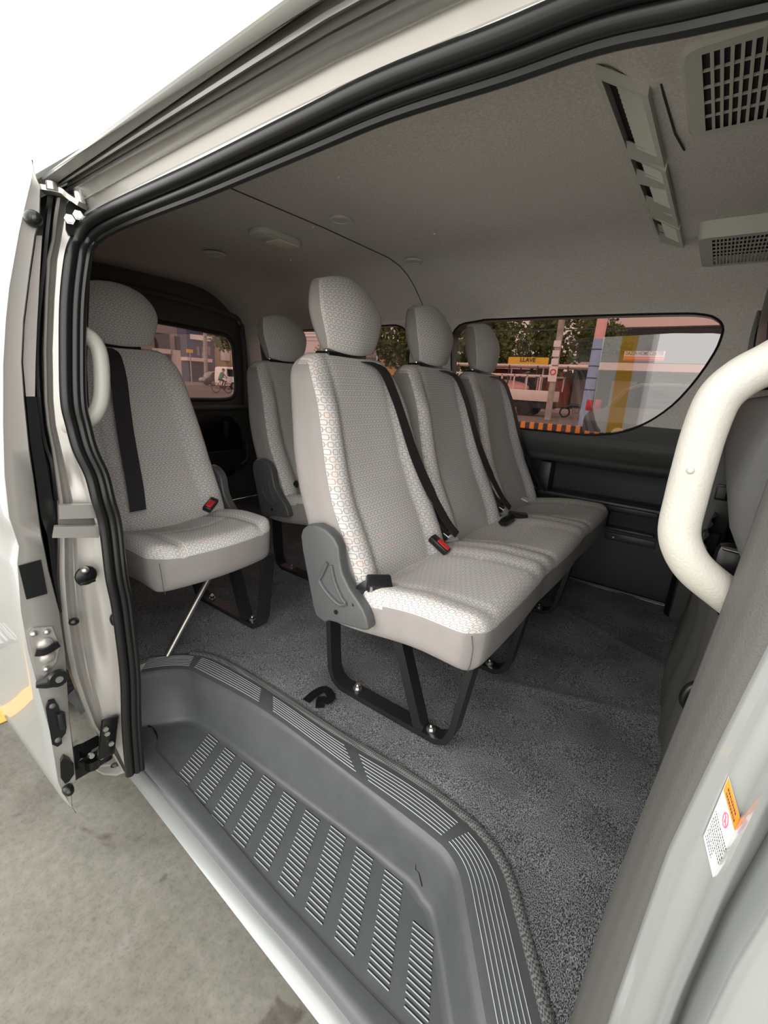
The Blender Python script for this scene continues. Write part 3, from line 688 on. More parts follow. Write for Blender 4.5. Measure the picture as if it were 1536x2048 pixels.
# ------------------------------------------------------------------ the sliding door, parked open
door = thing('door_1', (-1.2, .27, -.1), 'silver sliding door slid back alongside the van, its front edge facing out', None, kind='structure')
le = [(320, 66), (351, 60), (400, 48), (461, 34), (573, 14), (640, 7), (727, 2), (850, 2), (950, 5), (1035, 14), (1070, 26), (1094, 34), (1128, 31), (1223, 38), (1300, 52), (1360, 68), (1463, 96), (1521, 106), (1565, 113), (1590, 124), (1610, 137), (1625, 153)]
ri = [(320, 67), (351, 74), (375, 84), (443, 82), (471, 73), (539, 63), (642, 50), (724, 46), (796, 51), (898, 61), (984, 73), (1052, 82), (1141, 99), (1223, 120), (1309, 132), (1428, 140), (1514, 150), (1558, 154), (1576, 144), (1612, 146), (1625, 154)]
rws = sorted(set([r[0] for r in le]+[r[0] for r in ri]))
FL = [at(lerp(le, r), r, 0, -1.005) for r in rws]; FR = [at(max(lerp(ri, r), lerp(le, r)+1), r, 0, -1.005) for r in rws]
a = M(); n = len(rws); vs = []
for i in range(n):
    l, r = FL[i], FR[i]; sh = Vector((-.006, 0, 0))
    vs += [Vector((-2.2, l.y, l.z)), Vector((-1.04, l.y-.003, l.z)), l+sh*.8, l+Vector((0, .003, 0)), l*.7+r*.3+Vector((-.001, 0, 0)), r+Vector((0, -.003, 0)), r+sh*.8, Vector((-1.03, r.y, r.z)), Vector((-2.2, r.y, r.z))]
a.add(vs, [(9*i+k, 9*i+k+1, 9*i+10+k, 9*i+9+k) for i in range(n-1) for k in range(8)], ['silver_paint' if k < 3 else 'inner_paint' for i in range(n-1) for k in range(8)])
a.build('door_shell', door, sharp=60)
# inner lining of the door seen past its edge
def dstrip(pts_in, x, m, name, wdt=.02):
    q = M(); vs = []
    for (px0, px1, py) in pts_in:
        p0 = at(px0, py, 0, x); p1 = at(px1, py, 0, x); vs += [p0, p1, Vector((-2.1, p1.y, p1.z))]
    k = len(pts_in); q.add(vs, [(3*i+j, 3*i+j+1, 3*i+4+j, 3*i+3+j) for i in range(k-1) for j in range(2)], m); return q.build(name, door)
dstrip([(73, 84, 471), (60, 79, 560), (49, 74, 650), (46, 71, 724), (52, 70, 793)], -1.012, 'plain_fabric', 'inner_lining')
dstrip([(52, 73, 794), (60, 84, 880), (73, 100, 965), (82, 112, 1035), (95, 108, 1072), (105, 112, 1150), (120, 124, 1225)], -1.012, 'rubber', 'inner_trim')
a = M(); a.tube(smooth([at(104, 395, 0, -1.06), at(97, 450, 0, -1.06), at(88, 540, 0, -1.06), at(78, 640, 0, -1.06), at(75, 730, 0, -1.06), at(82, 830, 0, -1.06), at(92, 890, 0, -1.06), at(105, 930, 0, -1.05), at(112, 1000, 0, -1.05)], 5), .007, 'rubber', 8); a.build('edge_seal', door)
# fittings on the leading edge
blob(66, 437, -1.0, .0135, .013, 'rubber', 'rubber_stop', door, .016); blob(71, 437, -.985, .005, .005, 'frame_black', 'rubber_stop', door, .004)
quad([(37, 1131), (82, 1119), (95, 1186), (53, 1198)], -1.004, 'rubber', .003, 'opening_cover', door)
pl = quad([(57, 1266), (66, 1255), (104, 1252), (119, 1290), (112, 1322), (90, 1350), (76, 1347)], -1.004, 'inner_paint', .004, 'latch_plate', door)
for q in ((68, 1268), (94, 1264), (93, 1338)): blob(q[0], q[1], -.998, .0065, .006, 'steel', 'bolt', pl, .006)
blob(90, 1287, -.999, .014, .013, 'inner_paint', 'latch_boss', pl, .010); blob(95, 1314, -.999, .014, .013, 'inner_paint', 'latch_boss', pl, .010)
a = M(); a.sweep(smooth([at(71, 1305, 0, -.99), at(86, 1304, 0, -.988), at(102, 1297, 0, -.988), at(117, 1287, 0, -.99)], 5), [(-.007, -.003), (.007, -.003), (.007, .003), (-.007, .003)], 'rubber', up=(1, 0, 0)); a.build('latch_slot', pl)
a = M(); a.sweep([at(72, 1370, 0, -.995), at(90, 1366, 0, -.993), at(112, 1358, 0, -.990)], [(math.cos(k*.6283), math.sin(k*.6283)*.6) for k in range(10)], 'rubber', up=(1, 0, 0), scale=[.007, .013, .018]); ds = a.build('door_stop', door)
q = at(117, 1357, 0, -.975); a = M(); a.cyl(q-Vector((.008, 0, 0)), q+Vector((.004, 0, 0)), .017, 'rubber', 18); a.build('stop_cup', ds); a = M(); a.cyl(q+Vector((.002, 0, 0)), q+Vector((.006, 0, 0)), .007, 'steel', 12); a.build('stop_pin', ds)
lk = quad([(91, 1412), (96, 1400), (108, 1397), (117, 1410), (120, 1420), (130, 1424), (133, 1450), (131, 1462), (123, 1472), (124, 1482), (115, 1489), (104, 1484)], -1.004, 'rubber', .008, 'lock', door)
a = M(); c = at(122, 1443, 0, -.992); a.box(c, (.008, .010, .040), 'frame_black', bev=.002); a.build('lock_jaw', lk)
for q in ((105, 1412), (116, 1480)): blob(q[0], q[1], -.995, .006, .006, 'seal_grey', 'bolt', lk, .004)
gl = quad([(120, 1518), (126, 1508), (138, 1514), (147, 1526), (148, 1540), (138, 1555), (130, 1560), (121, 1548)], -1.004, 'rubber', .012, 'guide_lug', door)
blob(136, 1579, -1.0, .011, .012, 'rubber', 'rubber_stop', door, .018)
# upper roller arm reaching to the rail
a = M(); a.sweep(smooth([at(84, 378, 0, -1.02), at(108, 382, 0, -1.01), at(132, 388, 0, -1.0), at(152, 402, 0, -.985), at(166, 412, 0, -.975)], 5), [(-.012, -.004), (.012, -.004), (.012, .004), (-.012, .004)], 'steel', up=(0, 0, 1)); ra = a.build('roller_arm', door)
a = M(); c = at(159, 392, 0, -.98); a.cyl(c-Vector((0, 0, .012)), c+Vector((0, 0, .014)), .009, 'chrome', 14); a.build('roller', ra)
a = M(); c = at(104, 373, 0, -1.0); a.cyl(c-Vector((0, 0, .006)), c+Vector((0, 0, .006)), .009, 'steel', 12); a.build('bolt', ra)

# ------------------------------------------------------------------ the entrance step
step = thing('entrance_step', (-.6, .53, -.14), 'dark grey moulded entrance step with ribbed tread just inside the sliding door', 'step')
RI = [at(*p, 2, -.14) for p in [(278, 1454), (335, 1445), (380, 1441), (422, 1459), (557, 1559), (710, 1672), (790, 1735), (825, 1764), (848, 1798), (869, 1832), (889, 1930), (901, 2008)]]
d_ = (RI[-1]-RI[-2]).normalized(); RI.append(RI[-1]+d_*.09); RIs = smooth(RI, 5)
nn = min(len(NO), len(RIs), len(SO))
a = M(); K_ = [0, .12, .30, .55, .80, .93, 1.0]
def padp(i, k):   # from the carpet edge to the nosing
    p = SO[i].lerp(NO[i], k); return Vector((p.x, p.y, .006-.0045*(1-k)**6-.003*k**8))
vs = []; NK = 12
for i in range(nn):
    for k in range(NK+1): vs.append(padp(i, k/NK*.94)+Vector((0, 0, 0)))
a.add(vs, [(i*(NK+1)+k, i*(NK+1)+k+1, (i+1)*(NK+1)+k+1, (i+1)*(NK+1)+k) for i in range(nn-1) for k in range(NK)], 'step_plastic')
pad = a.build('scuff_pad', step)
a = M(); vs = []
RK = [(.94, 0.), (.98, .004), (1., .012), (1., .03)]
for i in range(nn):
    n_ = NO[i]; r_ = RIs[i]; p0 = padp(i, .94); dd = (NO[i]-SO[i]).normalized()
    ring = [p0, NO[i]+dd*-.004+Vector((0, 0, .003)), NO[i]+dd*.002+Vector((0, 0, -.001)), NO[i]+dd*.006+Vector((0, 0, -.009)), NO[i]+dd*.008+Vector((0, 0, -.02))]
    bot = Vector((r_.x, r_.y, -.14)); top = ring[-1]
    for k in (.35, .7): ring.append(top.lerp(bot+Vector((0, 0, .014)), k))
    ring += [bot+Vector((0, 0, .014)), bot+dd*.003+Vector((0, 0, .004)), bot+dd*.010+Vector((0, 0, .001)), bot+dd*.018]
    vs += ring
rn = len(ring)
a.add(vs, [(i*rn+k, i*rn+k+1, (i+1)*rn+k+1, (i+1)*rn+k) for i in range(nn-1) for k in range(rn-1)], 'step_plastic'); a.build('riser', step, sharp=80)
# tread
GR = smooth([at(*p, 2, -.14) for p in [(290, 1450), (306, 1458), (314, 1474), (312, 1500), (332, 1523), (440, 1651), (561, 1795), (600, 1836), (700, 1945), (795, 2043), (880, 2130)]], 6)
def rix(x):
    b = .6
    for p, q in zip(RIs, RIs[1:]):
        if min(p.x, q.x) <= x <= max(p.x, q.x) and q.x != p.x: b = p.y+(q.y-p.y)*(x-p.x)/(q.x-p.x)
    return b
a = M(); vs = []; m_ = 60
for i in range(m_+1):
    x = -1.16+1.10*i/m_; yb = rix(x)-.006
    for k in range(5): vs.append(Vector((x, yb+(.40-yb)*k/4, -.14)))
a.add(vs, [(i*5+k, i*5+k+1, (i+1)*5+k+1, (i+1)*5+k) for i in range(m_) for k in range(4)], 'step_plastic'); a.build('tread', step)
a = M()
for c_i in range(11):
    x0 = -.985+.0775*c_i; a = M()
    for r_i in range(19):
        y = .594-.0085*r_i; x = x0+(.594-y)*.49
        lim = rix(x)-.014; lim2 = rix(x+.046)-.014
        gy = .452 if x < -.96 else .440-(x+.98)*.035+.006
        if y > lim or y > lim2 or y < gy: continue
        if c_i == 0 and x < -1.03: continue
        a.add([(x, y-.0019, -.1398), (x+.046, y-.0019, -.1398), (x+.046, y-.0009, -.1376), (x, y-.0009, -.1376)], [(0, 1, 2, 3)], 'rib_edge', flat=True)
        a.add([(x, y-.0009, -.1376), (x+.046, y-.0009, -.1376), (x+.046, y+.0026, -.1396), (x, y+.0026, -.1396)], [(0, 1, 2, 3)], 'rubber', flat=True)
    a.build('rib_panel', step)
a = M()   # raised front lip with its groove
BD = smooth([at(*p, 2, -.137) for p in [(272, 1508), (283, 1522), (300, 1541), (400, 1660), (509, 1790), (600, 1890), (729, 2047), (830, 2170)]], 8)
vs = []; nl = 40
def samp(P, t): k = t*(len(P)-1); i = min(int(k), len(P)-2); return P[i].lerp(P[i+1], k-i)
for i in range(nl+1):
    t = i/nl; gp = samp(GR, .18+.82*t); b = samp(BD, t)
    vs += [gp+Vector((0, .004, .0006)), gp+Vector((0, .0025, -.004)), gp+Vector((0, .0005, -.004)), gp+Vector((0, -.002, .005)), gp.lerp(b, .3)+Vector((0, 0, .006)), gp.lerp(b, .7)+Vector((0, 0, .007)), b+Vector((0, 0, .006)), b+Vector((0, -.006, .001)), b+Vector((0, -.010, -.010)), b+Vector((0, -.010, -.03))]
a.add(vs, [(10*i+k, 10*i+k+1, 10*i+11+k, 10*i+10+k) for i in range(nl) for k in range(9)], 'step_plastic'); a.build('front_lip', step, sharp=50)
a = M(); gl_ = GR[:14]; a.tube([p+Vector((0, 0, .002)) for p in gl_], .0022, 'rubber', 6)
a.add([at(278, 1457, 2, -.134), at(304, 1455, 2, -.134), at(313, 1474, 2, -.134), at(311, 1500, 2, -.134), at(330, 1525, 2, -.134), at(290, 1528, 2, -.134), at(276, 1512, 2, -.134)], [tuple(range(7))], 'step_plastic'); a.build('rear_corner', step)
# pale ribs on the scuff pad, in five runs
a = M(); gaps = [-1.145, -.85, -.552, -.232]
for li in range(7):
    k = .20+.092*li; run = []
    pts = [padp(i, k) for i in range(nn)]
    def flush(run):
        if len(run) > 2: a.sweep([p+Vector((0, 0, .0004)) for p in run], [(-.0009, 0), (0, .0013), (.0009, 0)], 'rib_edge', up=(0, 0, 1), cap=False)
    fine = smooth(pts, 4)
    gi = [min(range(nn), key=lambda i_: abs(SO[i_].x-g_)) for g_ in gaps]
    for fi, p in enumerate(fine):
        if any(abs((fi/4-g_)) < 15*.012/max(.03, (SO[min(nn-1, g_+1)]-SO[g_-1]).length*7.5) for g_ in gi): flush(run); run = []
        else: run.append(p)
    flush(run)
a.build('pad_ribs', step)
# access flap outline in the riser by the front corner
def rpt(px, py, d=.0015):
    # point on the riser surface: search along the measured ray for the riser height fraction
    best = None
    for i in range(nn-1):
        for s_ in range(6):
            n0 = NO[i].lerp(NO[i+1], s_/6); r0 = RIs[i].lerp(RIs[i+1], s_/6)
            for q in range(1, 12):
                p = Vector((n0.x, n0.y, -.01)).lerp(Vector((r0.x, r0.y, -.13)), q/12)
                v = ROT.transposed() @ (p-CAM); sx, sy = PC[0]+v.x*FP/-v.z, PC[1]-v.y*FP/-v.z
                e = (sx-px)**2+(sy-py)**2
                if best is None or e < best[0]: best = (e, p)
    return best[1]+(CAM-best[1]).normalized()*.004
fl = [rpt(*p) for p in [(838, 1776), (837, 1745), (833, 1737), (834, 1708), (842, 1704), (858, 1716), (880, 1738), (895, 1762)]]
a = M(); a.tube(fl, .0013, 'rubber', 6); a.build('flap_seam', step)
# ------------------------------------------------------------------ grab handles
def handle(name, path, r, label, ends):
    a = M(); P = smooth(path, 6); a.tube(P, r, 'handle_cream', 20); o = a.build(name, org=path[0]); tag(o, label, 'grab handle')
    for e in ends:
        b = M(); b.ball(e, (.003, .003, .003), 'handle_cream', 6); b.build('screw_plug', o)
    return o
hp_ = [(1640, 690), (1585, 702), (1536, 727), (1480, 757), (1437, 797), (1409, 862), (1389, 930), (1372, 995), (1358, 1060), (1368, 1105), (1395, 1143), (1450, 1188), (1510, 1235), (1560, 1270)]
yy = [.47, .463, .455, .45, .448, .447, .446, .446, .446, .447, .452, .465, .48, .49]
handle('grab_handle', [at(p[0], p[1], 1, y) for p, y in zip(hp_, yy)], .0157, 'large cream curved grab handle on the front pillar', [at(1381, 941, 1, .431)])
hq = [(130, 655), (150, 660), (168, 668), (186, 682), (198, 705), (203, 745), (202, 795), (192, 824), (175, 842), (150, 853), (130, 856)]
handle('grab_handle', [at(p[0], p[1], 0, -1.02 if i in (0, 10) else -1.0) for i, p in enumerate(hq)], .0150, 'small cream grab handle on the rear pillar, in front of the single seat', [])

# ------------------------------------------------------------------ seats (measured on the three-seat bench, then repeated)
FRONT = [(.30, -.575), (.40, -.598), (.44, -.615), (.50, -.645), (.56, -.677), (.64, -.706), (.73, -.735), (.80, -.757), (.89, -.792)]
BACK = [(.30, -.70), (.40, -.735), (.49, -.760), (.59, -.797), (.68, -.825), (.80, -.850), (.91, -.868)]
SY = .735; PITCH = .43
def back_mesh(y0, wd=.418):
    Z0, Z1 = .335, .905; H = Z1-Z0; R = .075
    vs, fs, side = gbox(.10, wd, H, .022, 8, 56, 56)
    out = []; uv = []
    for v in vs:
        s = v.y/(wd/2); z = v.z+(Z0+Z1)/2; f = (v.x+.05)/.10
        yy_, zz = v.y, z
        # round the shoulders
        a_, b_ = (abs(v.y)-(wd/2-R))/R, (z-(Z1-R))/R
        if a_ > 0 and b_ > 0:
            a2, b2 = a_*math.sqrt(max(0, 1-b_*b_*.5)), b_*math.sqrt(max(0, 1-a_*a_*.5))
            yy_ = math.copysign(wd/2-R+a2*R, v.y); zz = Z1-R+b2*R
        tp = .030*sstep(.56, .90, z)
        yy_ *= 1-tp/(wd/2)
        zz += .010*(1-s*s)*sstep(.80, .90, z)
        x = lerp(BACK, z)+(lerp(FRONT, z)-lerp(BACK, z))*f
        if f > .5:
            k = (f-.5)*2; bol = .024*bump_(abs(s), .80, .28)*(1-sstep(.76, .88, z)*.8)
            mid = -.006*bump_(abs(s), 0, .6)
            sm_ = -.006*bump_(abs(s), .60, .04) - (.006*bump_(z, .655, .014) if abs(s) < .6 else 0)
            lum = .010*bump_(z, .50, .14)*bump_(abs(s), 0, .8)
            x += k*(bol+mid+sm_+lum)
        x -= .02*sstep(.86, .92, z)*(f-.3)
        out.append(Vector((x, y0+wd/2+yy_+(PITCH-wd)/2, zz))); uv.append((v.y, z-.3))
    ml = []
    for fc, sd in zip(fs, side):
        c = sum((vs[i] for i in fc), Vector())/len(fc); s = abs(c.y/(wd/2))
        if sd == '+x': ml.append('cloth_small' if s < .60 else 'cloth_large')
        elif sd == '+z' and c.x > -.02: ml.append('cloth_large')
        else: ml.append('plain_fabric')
    m = M(); m.add(out, fs, ml, uv); return m
def head_mesh(yc):
    W, H, D = .244, .188, .104; Z0 = .915
    vs, fs, side = gbox(2, 2, 2, .0, 18, 26, 24); out = []; uv = []
    for v in vs:
        s, t, f = v.y, v.z, v.x      # -1..1
        # square to rounded outline, fuller at the bottom
        kk = .74 if t > 0 else .42
        sq = s*(1-kk+kk*math.sqrt(1-t*t*.5)); tq = t*(1-kk+kk*math.sqrt(1-s*s*.5))
        rr_ = math.hypot(sq, tq)
        wz = 1.0-.13*sstep(.2, -1, t)
        dep = math.sqrt(max(.03, 1-.80*(t*.97)**2-.12*(s*.9)**4+.15*(t*t*s**4)))
        fq = f*dep*(.60+.40*(1-s*s)) if f > 0 else f*dep*(.45+.55*(1-s*s)); sq *= 1-.10*max(0, -f)**2
        y = yc+sq*wz*W/2; z = Z0+H/2+tq*H/2
        x = -.842+fq*D/2-.02*(t)*.5-.012*(t > 0)*t*t
        x += .004*(1-abs(s))*(f > 0)
        out.append(Vector((x, y, z))); uv.append((s*W/2*1.15, t*H/2*1.1+(f*.05 if abs(t) > .99 else 0)))
    ml = []
    for fc, sd in zip(fs, side):
        c = sum((vs[i] for i in fc), Vector())/len(fc)
        if sd in ('-y', '+y'): ml.append('plain_fabric')
        elif sd == '-x': ml.append('plain_fabric')
        else: ml.append('cloth_large')
    m = M(); m.add(out, fs, ml, uv); return m
def cushion_mesh(y0, n, L=None):
    Lw = L or (n*PITCH+.005); X0, X1 = -.745, -.278; Wx = X1-X0; Z0, Z1 = .280, .412; H = Z1-Z0; R = .055
    ny = 44*n if n > 1 else 50
    vs, fs, side = gbox(Wx, Lw, H, .030, 44, ny, 12); out = []; uv = []
    for v in vs:
        x, y, z = v.x, v.y, v.z; fx = (x+Wx/2)/Wx; fz = (z+H/2)/H
        a_, b_ = (x-(Wx/2-R))/R, (abs(y)-(Lw/2-R))/R
        if a_ > 0 and b_ > 0:
            a2, b2 = a_*math.sqrt(1-min(1, b_)**2*.5), b_*math.sqrt(1-min(1, a_)**2*.5); x = Wx/2-R+a2*R; y = math.copysign(Lw/2-R+b2*R, y)
        if L: # the single folding seat has a rounder, narrower nose
            x -= .030*(y/(Lw/2))**2*fx
        yl = (y+Lw/2) if not L else (y+Lw/2)*PITCH/Lw
        i = min(n-1, max(0, int(yl/PITCH))); s = (yl-i*PITCH)/PITCH*2-1
        top = fz**3
        # crown at the front, dish in the middle of each seat, bolsters between
        dz = -.010*sstep(.35, 0, fx)*0 + top*(-.018*bump_(s, 0, .85)*bump_(fx, .48, .5) + .005*bump_(abs(s), .86, .2))-.036*sstep(.75, .15, fx) - top*.004*sstep(.9, 1, fx)
        # seams
        for sv in (-.62, .62): dz -= top*.008*bump_(s, sv, .045)*(1 if fx > .30 else 0)
        if abs(s) < .62: dz -= top*(.007*bump_(fx, .34, .03)+.007*bump_(fx, .66, .03))
        if n > 1 and 0 < i + (s > 0) < n: dz -= top*.003*bump_(abs(s), 1, .03)*(fx > .6)
        x += (.006*(1-s*s) if n > 1 else 0)*sstep(.7, 1, fx)
        # bottom edge drops a little to the front; lower part tucks in
        z2 = z+(Z0+Z1)/2+dz+(.018*(1-fx))*(1-fz)
        tuck = .010*(1-fz)**2
        if side: pass
        x -= tuck*sstep(.8, 1, fx); y -= math.copysign(tuck, y)*sstep(.9, 1, abs(y)/(Lw/2))
        out.append(Vector((X0+Wx/2+x, y0+Lw/2+y, z2))); uv.append((v.x+(H/2-v.z)*(1 if v.x > 0 else -1), v.y + (0 if abs(v.y) < Lw/2-.031 else math.copysign(H/2-v.z, v.y))))
    ml = []
    for fc, sd in zip(fs, side):
        c = sum((vs[i] for i in fc), Vector())/len(fc); zc = c.z+(Z0+Z1)/2; fx = (c.x+Wx/2)/Wx
        yl = (c.y+Lw/2) if not L else (c.y+Lw/2)*PITCH/Lw; i = min(n-1, int(yl/PITCH)); s = (yl-i*PITCH)/PITCH*2-1
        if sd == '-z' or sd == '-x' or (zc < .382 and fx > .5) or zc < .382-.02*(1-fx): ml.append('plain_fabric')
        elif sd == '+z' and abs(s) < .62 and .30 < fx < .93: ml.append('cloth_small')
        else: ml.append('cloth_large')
    m = M(); m.add(out, fs, ml, uv); return m
def cover_mesh(yc, th, mirror=False):
    poly = [(-.744, .486), (-.738, .505), (-.721, .519), (-.693, .526), (-.662, .521), (-.637, .507), (-.622, .487), (-.618, .458), (-.610, .430), (-.588, .400), (-.560, .376), (-.545, .362), (-.534, .345), (-.525, .318), (-.540, .311), (-.60, .302), (-.648, .294), (-.660, .284), (-.690, .292), (-.700, .315), (-.724, .401), (-.738, .45)]
    m = M(); m.prism(poly, 1, yc, yc+th, 'hinge_plastic', .006); return m
def ushape(yc):
    m = M(); P = [(-.758, .30), (-.745, .10), (-.741, .052), (-.728, .022), (-.700, .008), (-.62, .007), (-.46, .007), (-.392, .008), (-.366, .022), (-.352, .052), (-.345, .10), (-.318, .29)]
    m.sweep([Vector((x, yc, z)) for x, z in P], [(-.018, -.0055), (.018, -.0055), (.018, .0055), (-.018, .0055)], 'frame_black', up=None, flat=False)
    return m
def ushape2(yc):
    m = M(); P = [(-.758, .30), (-.745, .10), (-.741, .052), (-.728, .022), (-.700, .008), (-.62, .007), (-.46, .007), (-.392, .008), (-.366, .022), (-.352, .052), (-.345, .10), (-.318, .29)]
    vs = []; n = len(P)
    for i in range(n):
        a, b = Vector(P[max(0, i-1)]), Vector(P[min(n-1, i+1)]); t = (b-a).normalized(); nr = Vector((-t.y, t.x))
        for (s, h) in ((-1, 1), (1, 1), (1, -1), (-1, -1)):
            p = Vector(P[i])+nr*h*.0080+Vector((0, .0025)); vs.append((p.x, yc+s*.021, p.y))
    fs = [(4*i+k, 4*i+(k+1) % 4, 4*i+4+(k+1) % 4, 4*i+4+k) for i in range(n-1) for k in range(4)]+[(0, 1, 2, 3), (4*n-1, 4*n-2, 4*n-3, 4*n-4)]
    m.add(vs, fs, 'frame_black'); return m
def strut_mesh(yc):
    m = M(); d = Vector((.108, 0, -.29)).normalized(); m.sweep([(-.545, yc, .30), (-.440, yc, .010)], [(-.013, -.018), (.013, -.018), (.013, .018), (-.013, .018)], 'frame_black', up=(0, 1, 0)); return m
def belt_mesh(k):
    """shoulder belt from the top of the backrest down to the buckle between two seats"""
    y = SY+k*PITCH
    P = [(-.80, .905, .275), (-.775, .885, .280), (-.740, .82, .297), (-.718, .75, .318), (-.694, .67, .340), (-.668, .60, .362), (-.637, .53, .388), (-.600, .46, .415), (-.575, .425, .428)]
    P = [Vector((a+.020, y+c-.003, b)) for a, b, c in P]; P[0] -= Vector((.045, 0, 0)); P[-1] += Vector((.004, 0, 0))
    m = M(); P = smooth(P, 4); vs = []
    for i, p in enumerate(P):
        t = (P[min(i+1, len(P)-1)]-P[max(i-1, 0)]).normalized(); nr = Vector((.86, 0, .5)); sd = t.cross(nr).normalized(); w_ = .0235*(1 if i < len(P)-9 else .80); tw = .35*math.sin(i*.22)*.3
        sd = (sd+nr*tw*.5).normalized(); nn_ = sd.cross(t).normalized()
        vs += [p-sd*w_, p+sd*w_, p+sd*w_+nn_*.0015, p-sd*w_+nn_*.0015]
    n = len(P); m.add(vs, [(4*i+k2, 4*i+(k2+1) % 4, 4*i+4+(k2+1) % 4, 4*i+4+k2) for i in range(n-1) for k2 in range(4)], 'belt'); return m
def buckle(parent, c, ax, red, name='buckle', L_=.075, W_=.030, T_=.020):
    """buckle body; ax = direction it points in, up = outward"""
    ax = Vector(ax).normalized(); up = Vector((.5, 0, .86)); sd = ax.cross(up).normalized(); up = sd.cross(ax).normalized(); Rm = Matrix((ax, sd, up)).transposed()
    m = M(); m.box(c, (L_, W_, T_), 'frame_black', Rm, bev=.006); b = m.build(name, parent)
    if red:
        m = M(); m.box(Vector(c)+ax*(L_*.14)+up*(T_*.44), (L_*.60, W_*.66, T_*.3), 'red_button', Rm, bev=.002); tag(m.build('release_button', b), 'red release button')
    return b
def sleeve(parent, pts, w_=.020, t_=.010, name='buckle_stalk'):
    m = M(); m.sweep(smooth(pts, 5), [(-w_, -t_*.4), (-w_*.6, -t_), (w_*.6, -t_), (w_, -t_*.4), (w_, t_*.4), (w_*.6, t_), (-w_*.6, t_), (-w_, t_*.4)], 'frame_black', up=(1, 0, .4)); return m.build(name, parent)
def seat_back(root, k, y=SY):
    y0 = y+k*PITCH
    b = back_mesh(y0).build('backrest', root, sharp=75)
    h = head_mesh(y0+.222).build('headrest', root, sharp=75)
    m = M(); m.box((-.835, y0+.205, .912), (.05, .15, .014), 'rubber', bev=.004)
    for s in (-.055, .055): m.cyl((-.838, y0+.205+s, .86), (-.838, y0+.205+s, .95), .006, 'chrome', 12)
    m.build('post', h)
    return b, h
def cover(root, yc, mirror=1):
    m = cover_mesh(yc, .030); c = m.build('hinge_cover', root, sharp=50)
    f = yc if mirror > 0 else yc+.030; s = -mirror
    m = M(); q = Vector((-.622, f+s*.001, .328)); m.cyl(q, q+Vector((0, s*.002, 0)), .0055, 'rubber', 14); m.build('screw_hole', c)
    m = M(); m.tube(smooth([(-.652, f+s*.002, .445), (-.668, f+s*.002, .410), (-.676, f+s*.002, .392), (-.650, f+s*.002, .368), (-.612, f+s*.002, .352), (-.590, f+s*.002, .362)], 4), .0045, 'hinge_plastic', 8)
    m.tube(smooth([(-.640, f+s*.002, .442), (-.628, f+s*.002, .405), (-.606, f+s*.002, .372), (-.592, f+s*.002, .362)], 4), .0040, 'hinge_plastic', 8); m.build('moulded_rib', c)
    return c
def frame(root, yc):
    u = ushape2(yc).build('leg_frame', root, sharp=50); strut_mesh(yc).build('strut', root)
    for x in (-.655, -.415):
        m = M(); m.cyl((x, yc+.002, .012), (x, yc+.002, .021), .0125, 'steel', 18); m.cyl((x, yc+.002, .021), (x, yc+.002, .030), .0085, 'chrome', 6); m.cyl((x, yc+.002, .030), (x, yc+.002, .035), .0045, 'chrome', 10); m.build('bolt', u)
    return u
bench = thing('bench_seat', (-.52, 1.38, 0), 'light grey patterned three-seat bench nearest the step, with black shoulder belts', 'bench seat')
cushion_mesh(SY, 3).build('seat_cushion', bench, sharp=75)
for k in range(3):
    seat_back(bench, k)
    belt_mesh(k).build('shoulder_belt', bench)
def corner_seam(root, y, s):
    m = M(); m.tube([(-.2995, y+s*.012, .378), (-.293, y+s*.0115, .35), (-.296, y+s*.015, .31), (-.303, y+s*.022, .288)], .0009, 'seal_grey', 6); m.build('corner_seam', root)
corner_seam(bench, SY, 1)
cover(bench, SY-.028); 
for yc in (.842, 1.205, 1.70): frame(bench, yc)
# buckles and stalks between the seats
for k in (0, 1):
    y = SY+(k+1)*PITCH
    sleeve(bench, [(-.665, y-.018, .50), (-.635, y-.016, .455), (-.600, y-.010, .425), (-.575, y-.006, .415)], .021, .010)
    sleeve(bench, [(-.650, y+.018, .49), (-.62, y+.014, .45), (-.588, y+.010, .428)], .014, .008)
    m = M(); m.box((-.578, y-.014, .421), (.022, .020, .004), 'white_tag', Matrix.Rotation(.4, 3, 'Y'), bev=.001); m.build('label_tag', bench)
y = SY+PITCH
buckle(bench, at(879, 1089, 1, 1.085), (.62, .08, -.40), True, L_=.066, W_=.034)
buckle(bench, at(1036, 1030, 2, .415), (.8, .5, -.05), False, L_=.07, T_=.016)
sleeve(bench, [at(1000, 1048, 2, .40), at(1010, 1043, 2, .41), at(1025, 1034, 2, .415)], .016, .006, 'buckle_strap')
m = M(); m.box(at(1052, 999, 2, .415), (.03, .04, .004), 'white_tag', Matrix.Rotation(.25, 3, 'Y')); m.build('label_tag', bench)
sleeve(bench, [(-.69, SY+3*PITCH-.02, .56), (-.63, SY+3*PITCH-.02, .46), (-.59, SY+3*PITCH-.03, .42)], .024, .010)
# latch tongue and its strap lying at the near end
c = at(758, 1167, 1, .775)
b_ = buckle(bench, c, (.6, .62, -.02), False, L_=.060, W_=.042, T_=.024)
sleeve(bench, [at(716, 1212, 1, .722), at(716, 1192, 1, .73), at(726, 1180, 1, .745), at(742, 1172, 1, .76)], .018, .004, 'buckle_strap')
m = M(); m.box(at(740, 1172, 1, .757), (.006, .040, .012), 'chrome', Matrix.Rotation(.8, 3, 'Z')); m.build('buckle_rim', b_)

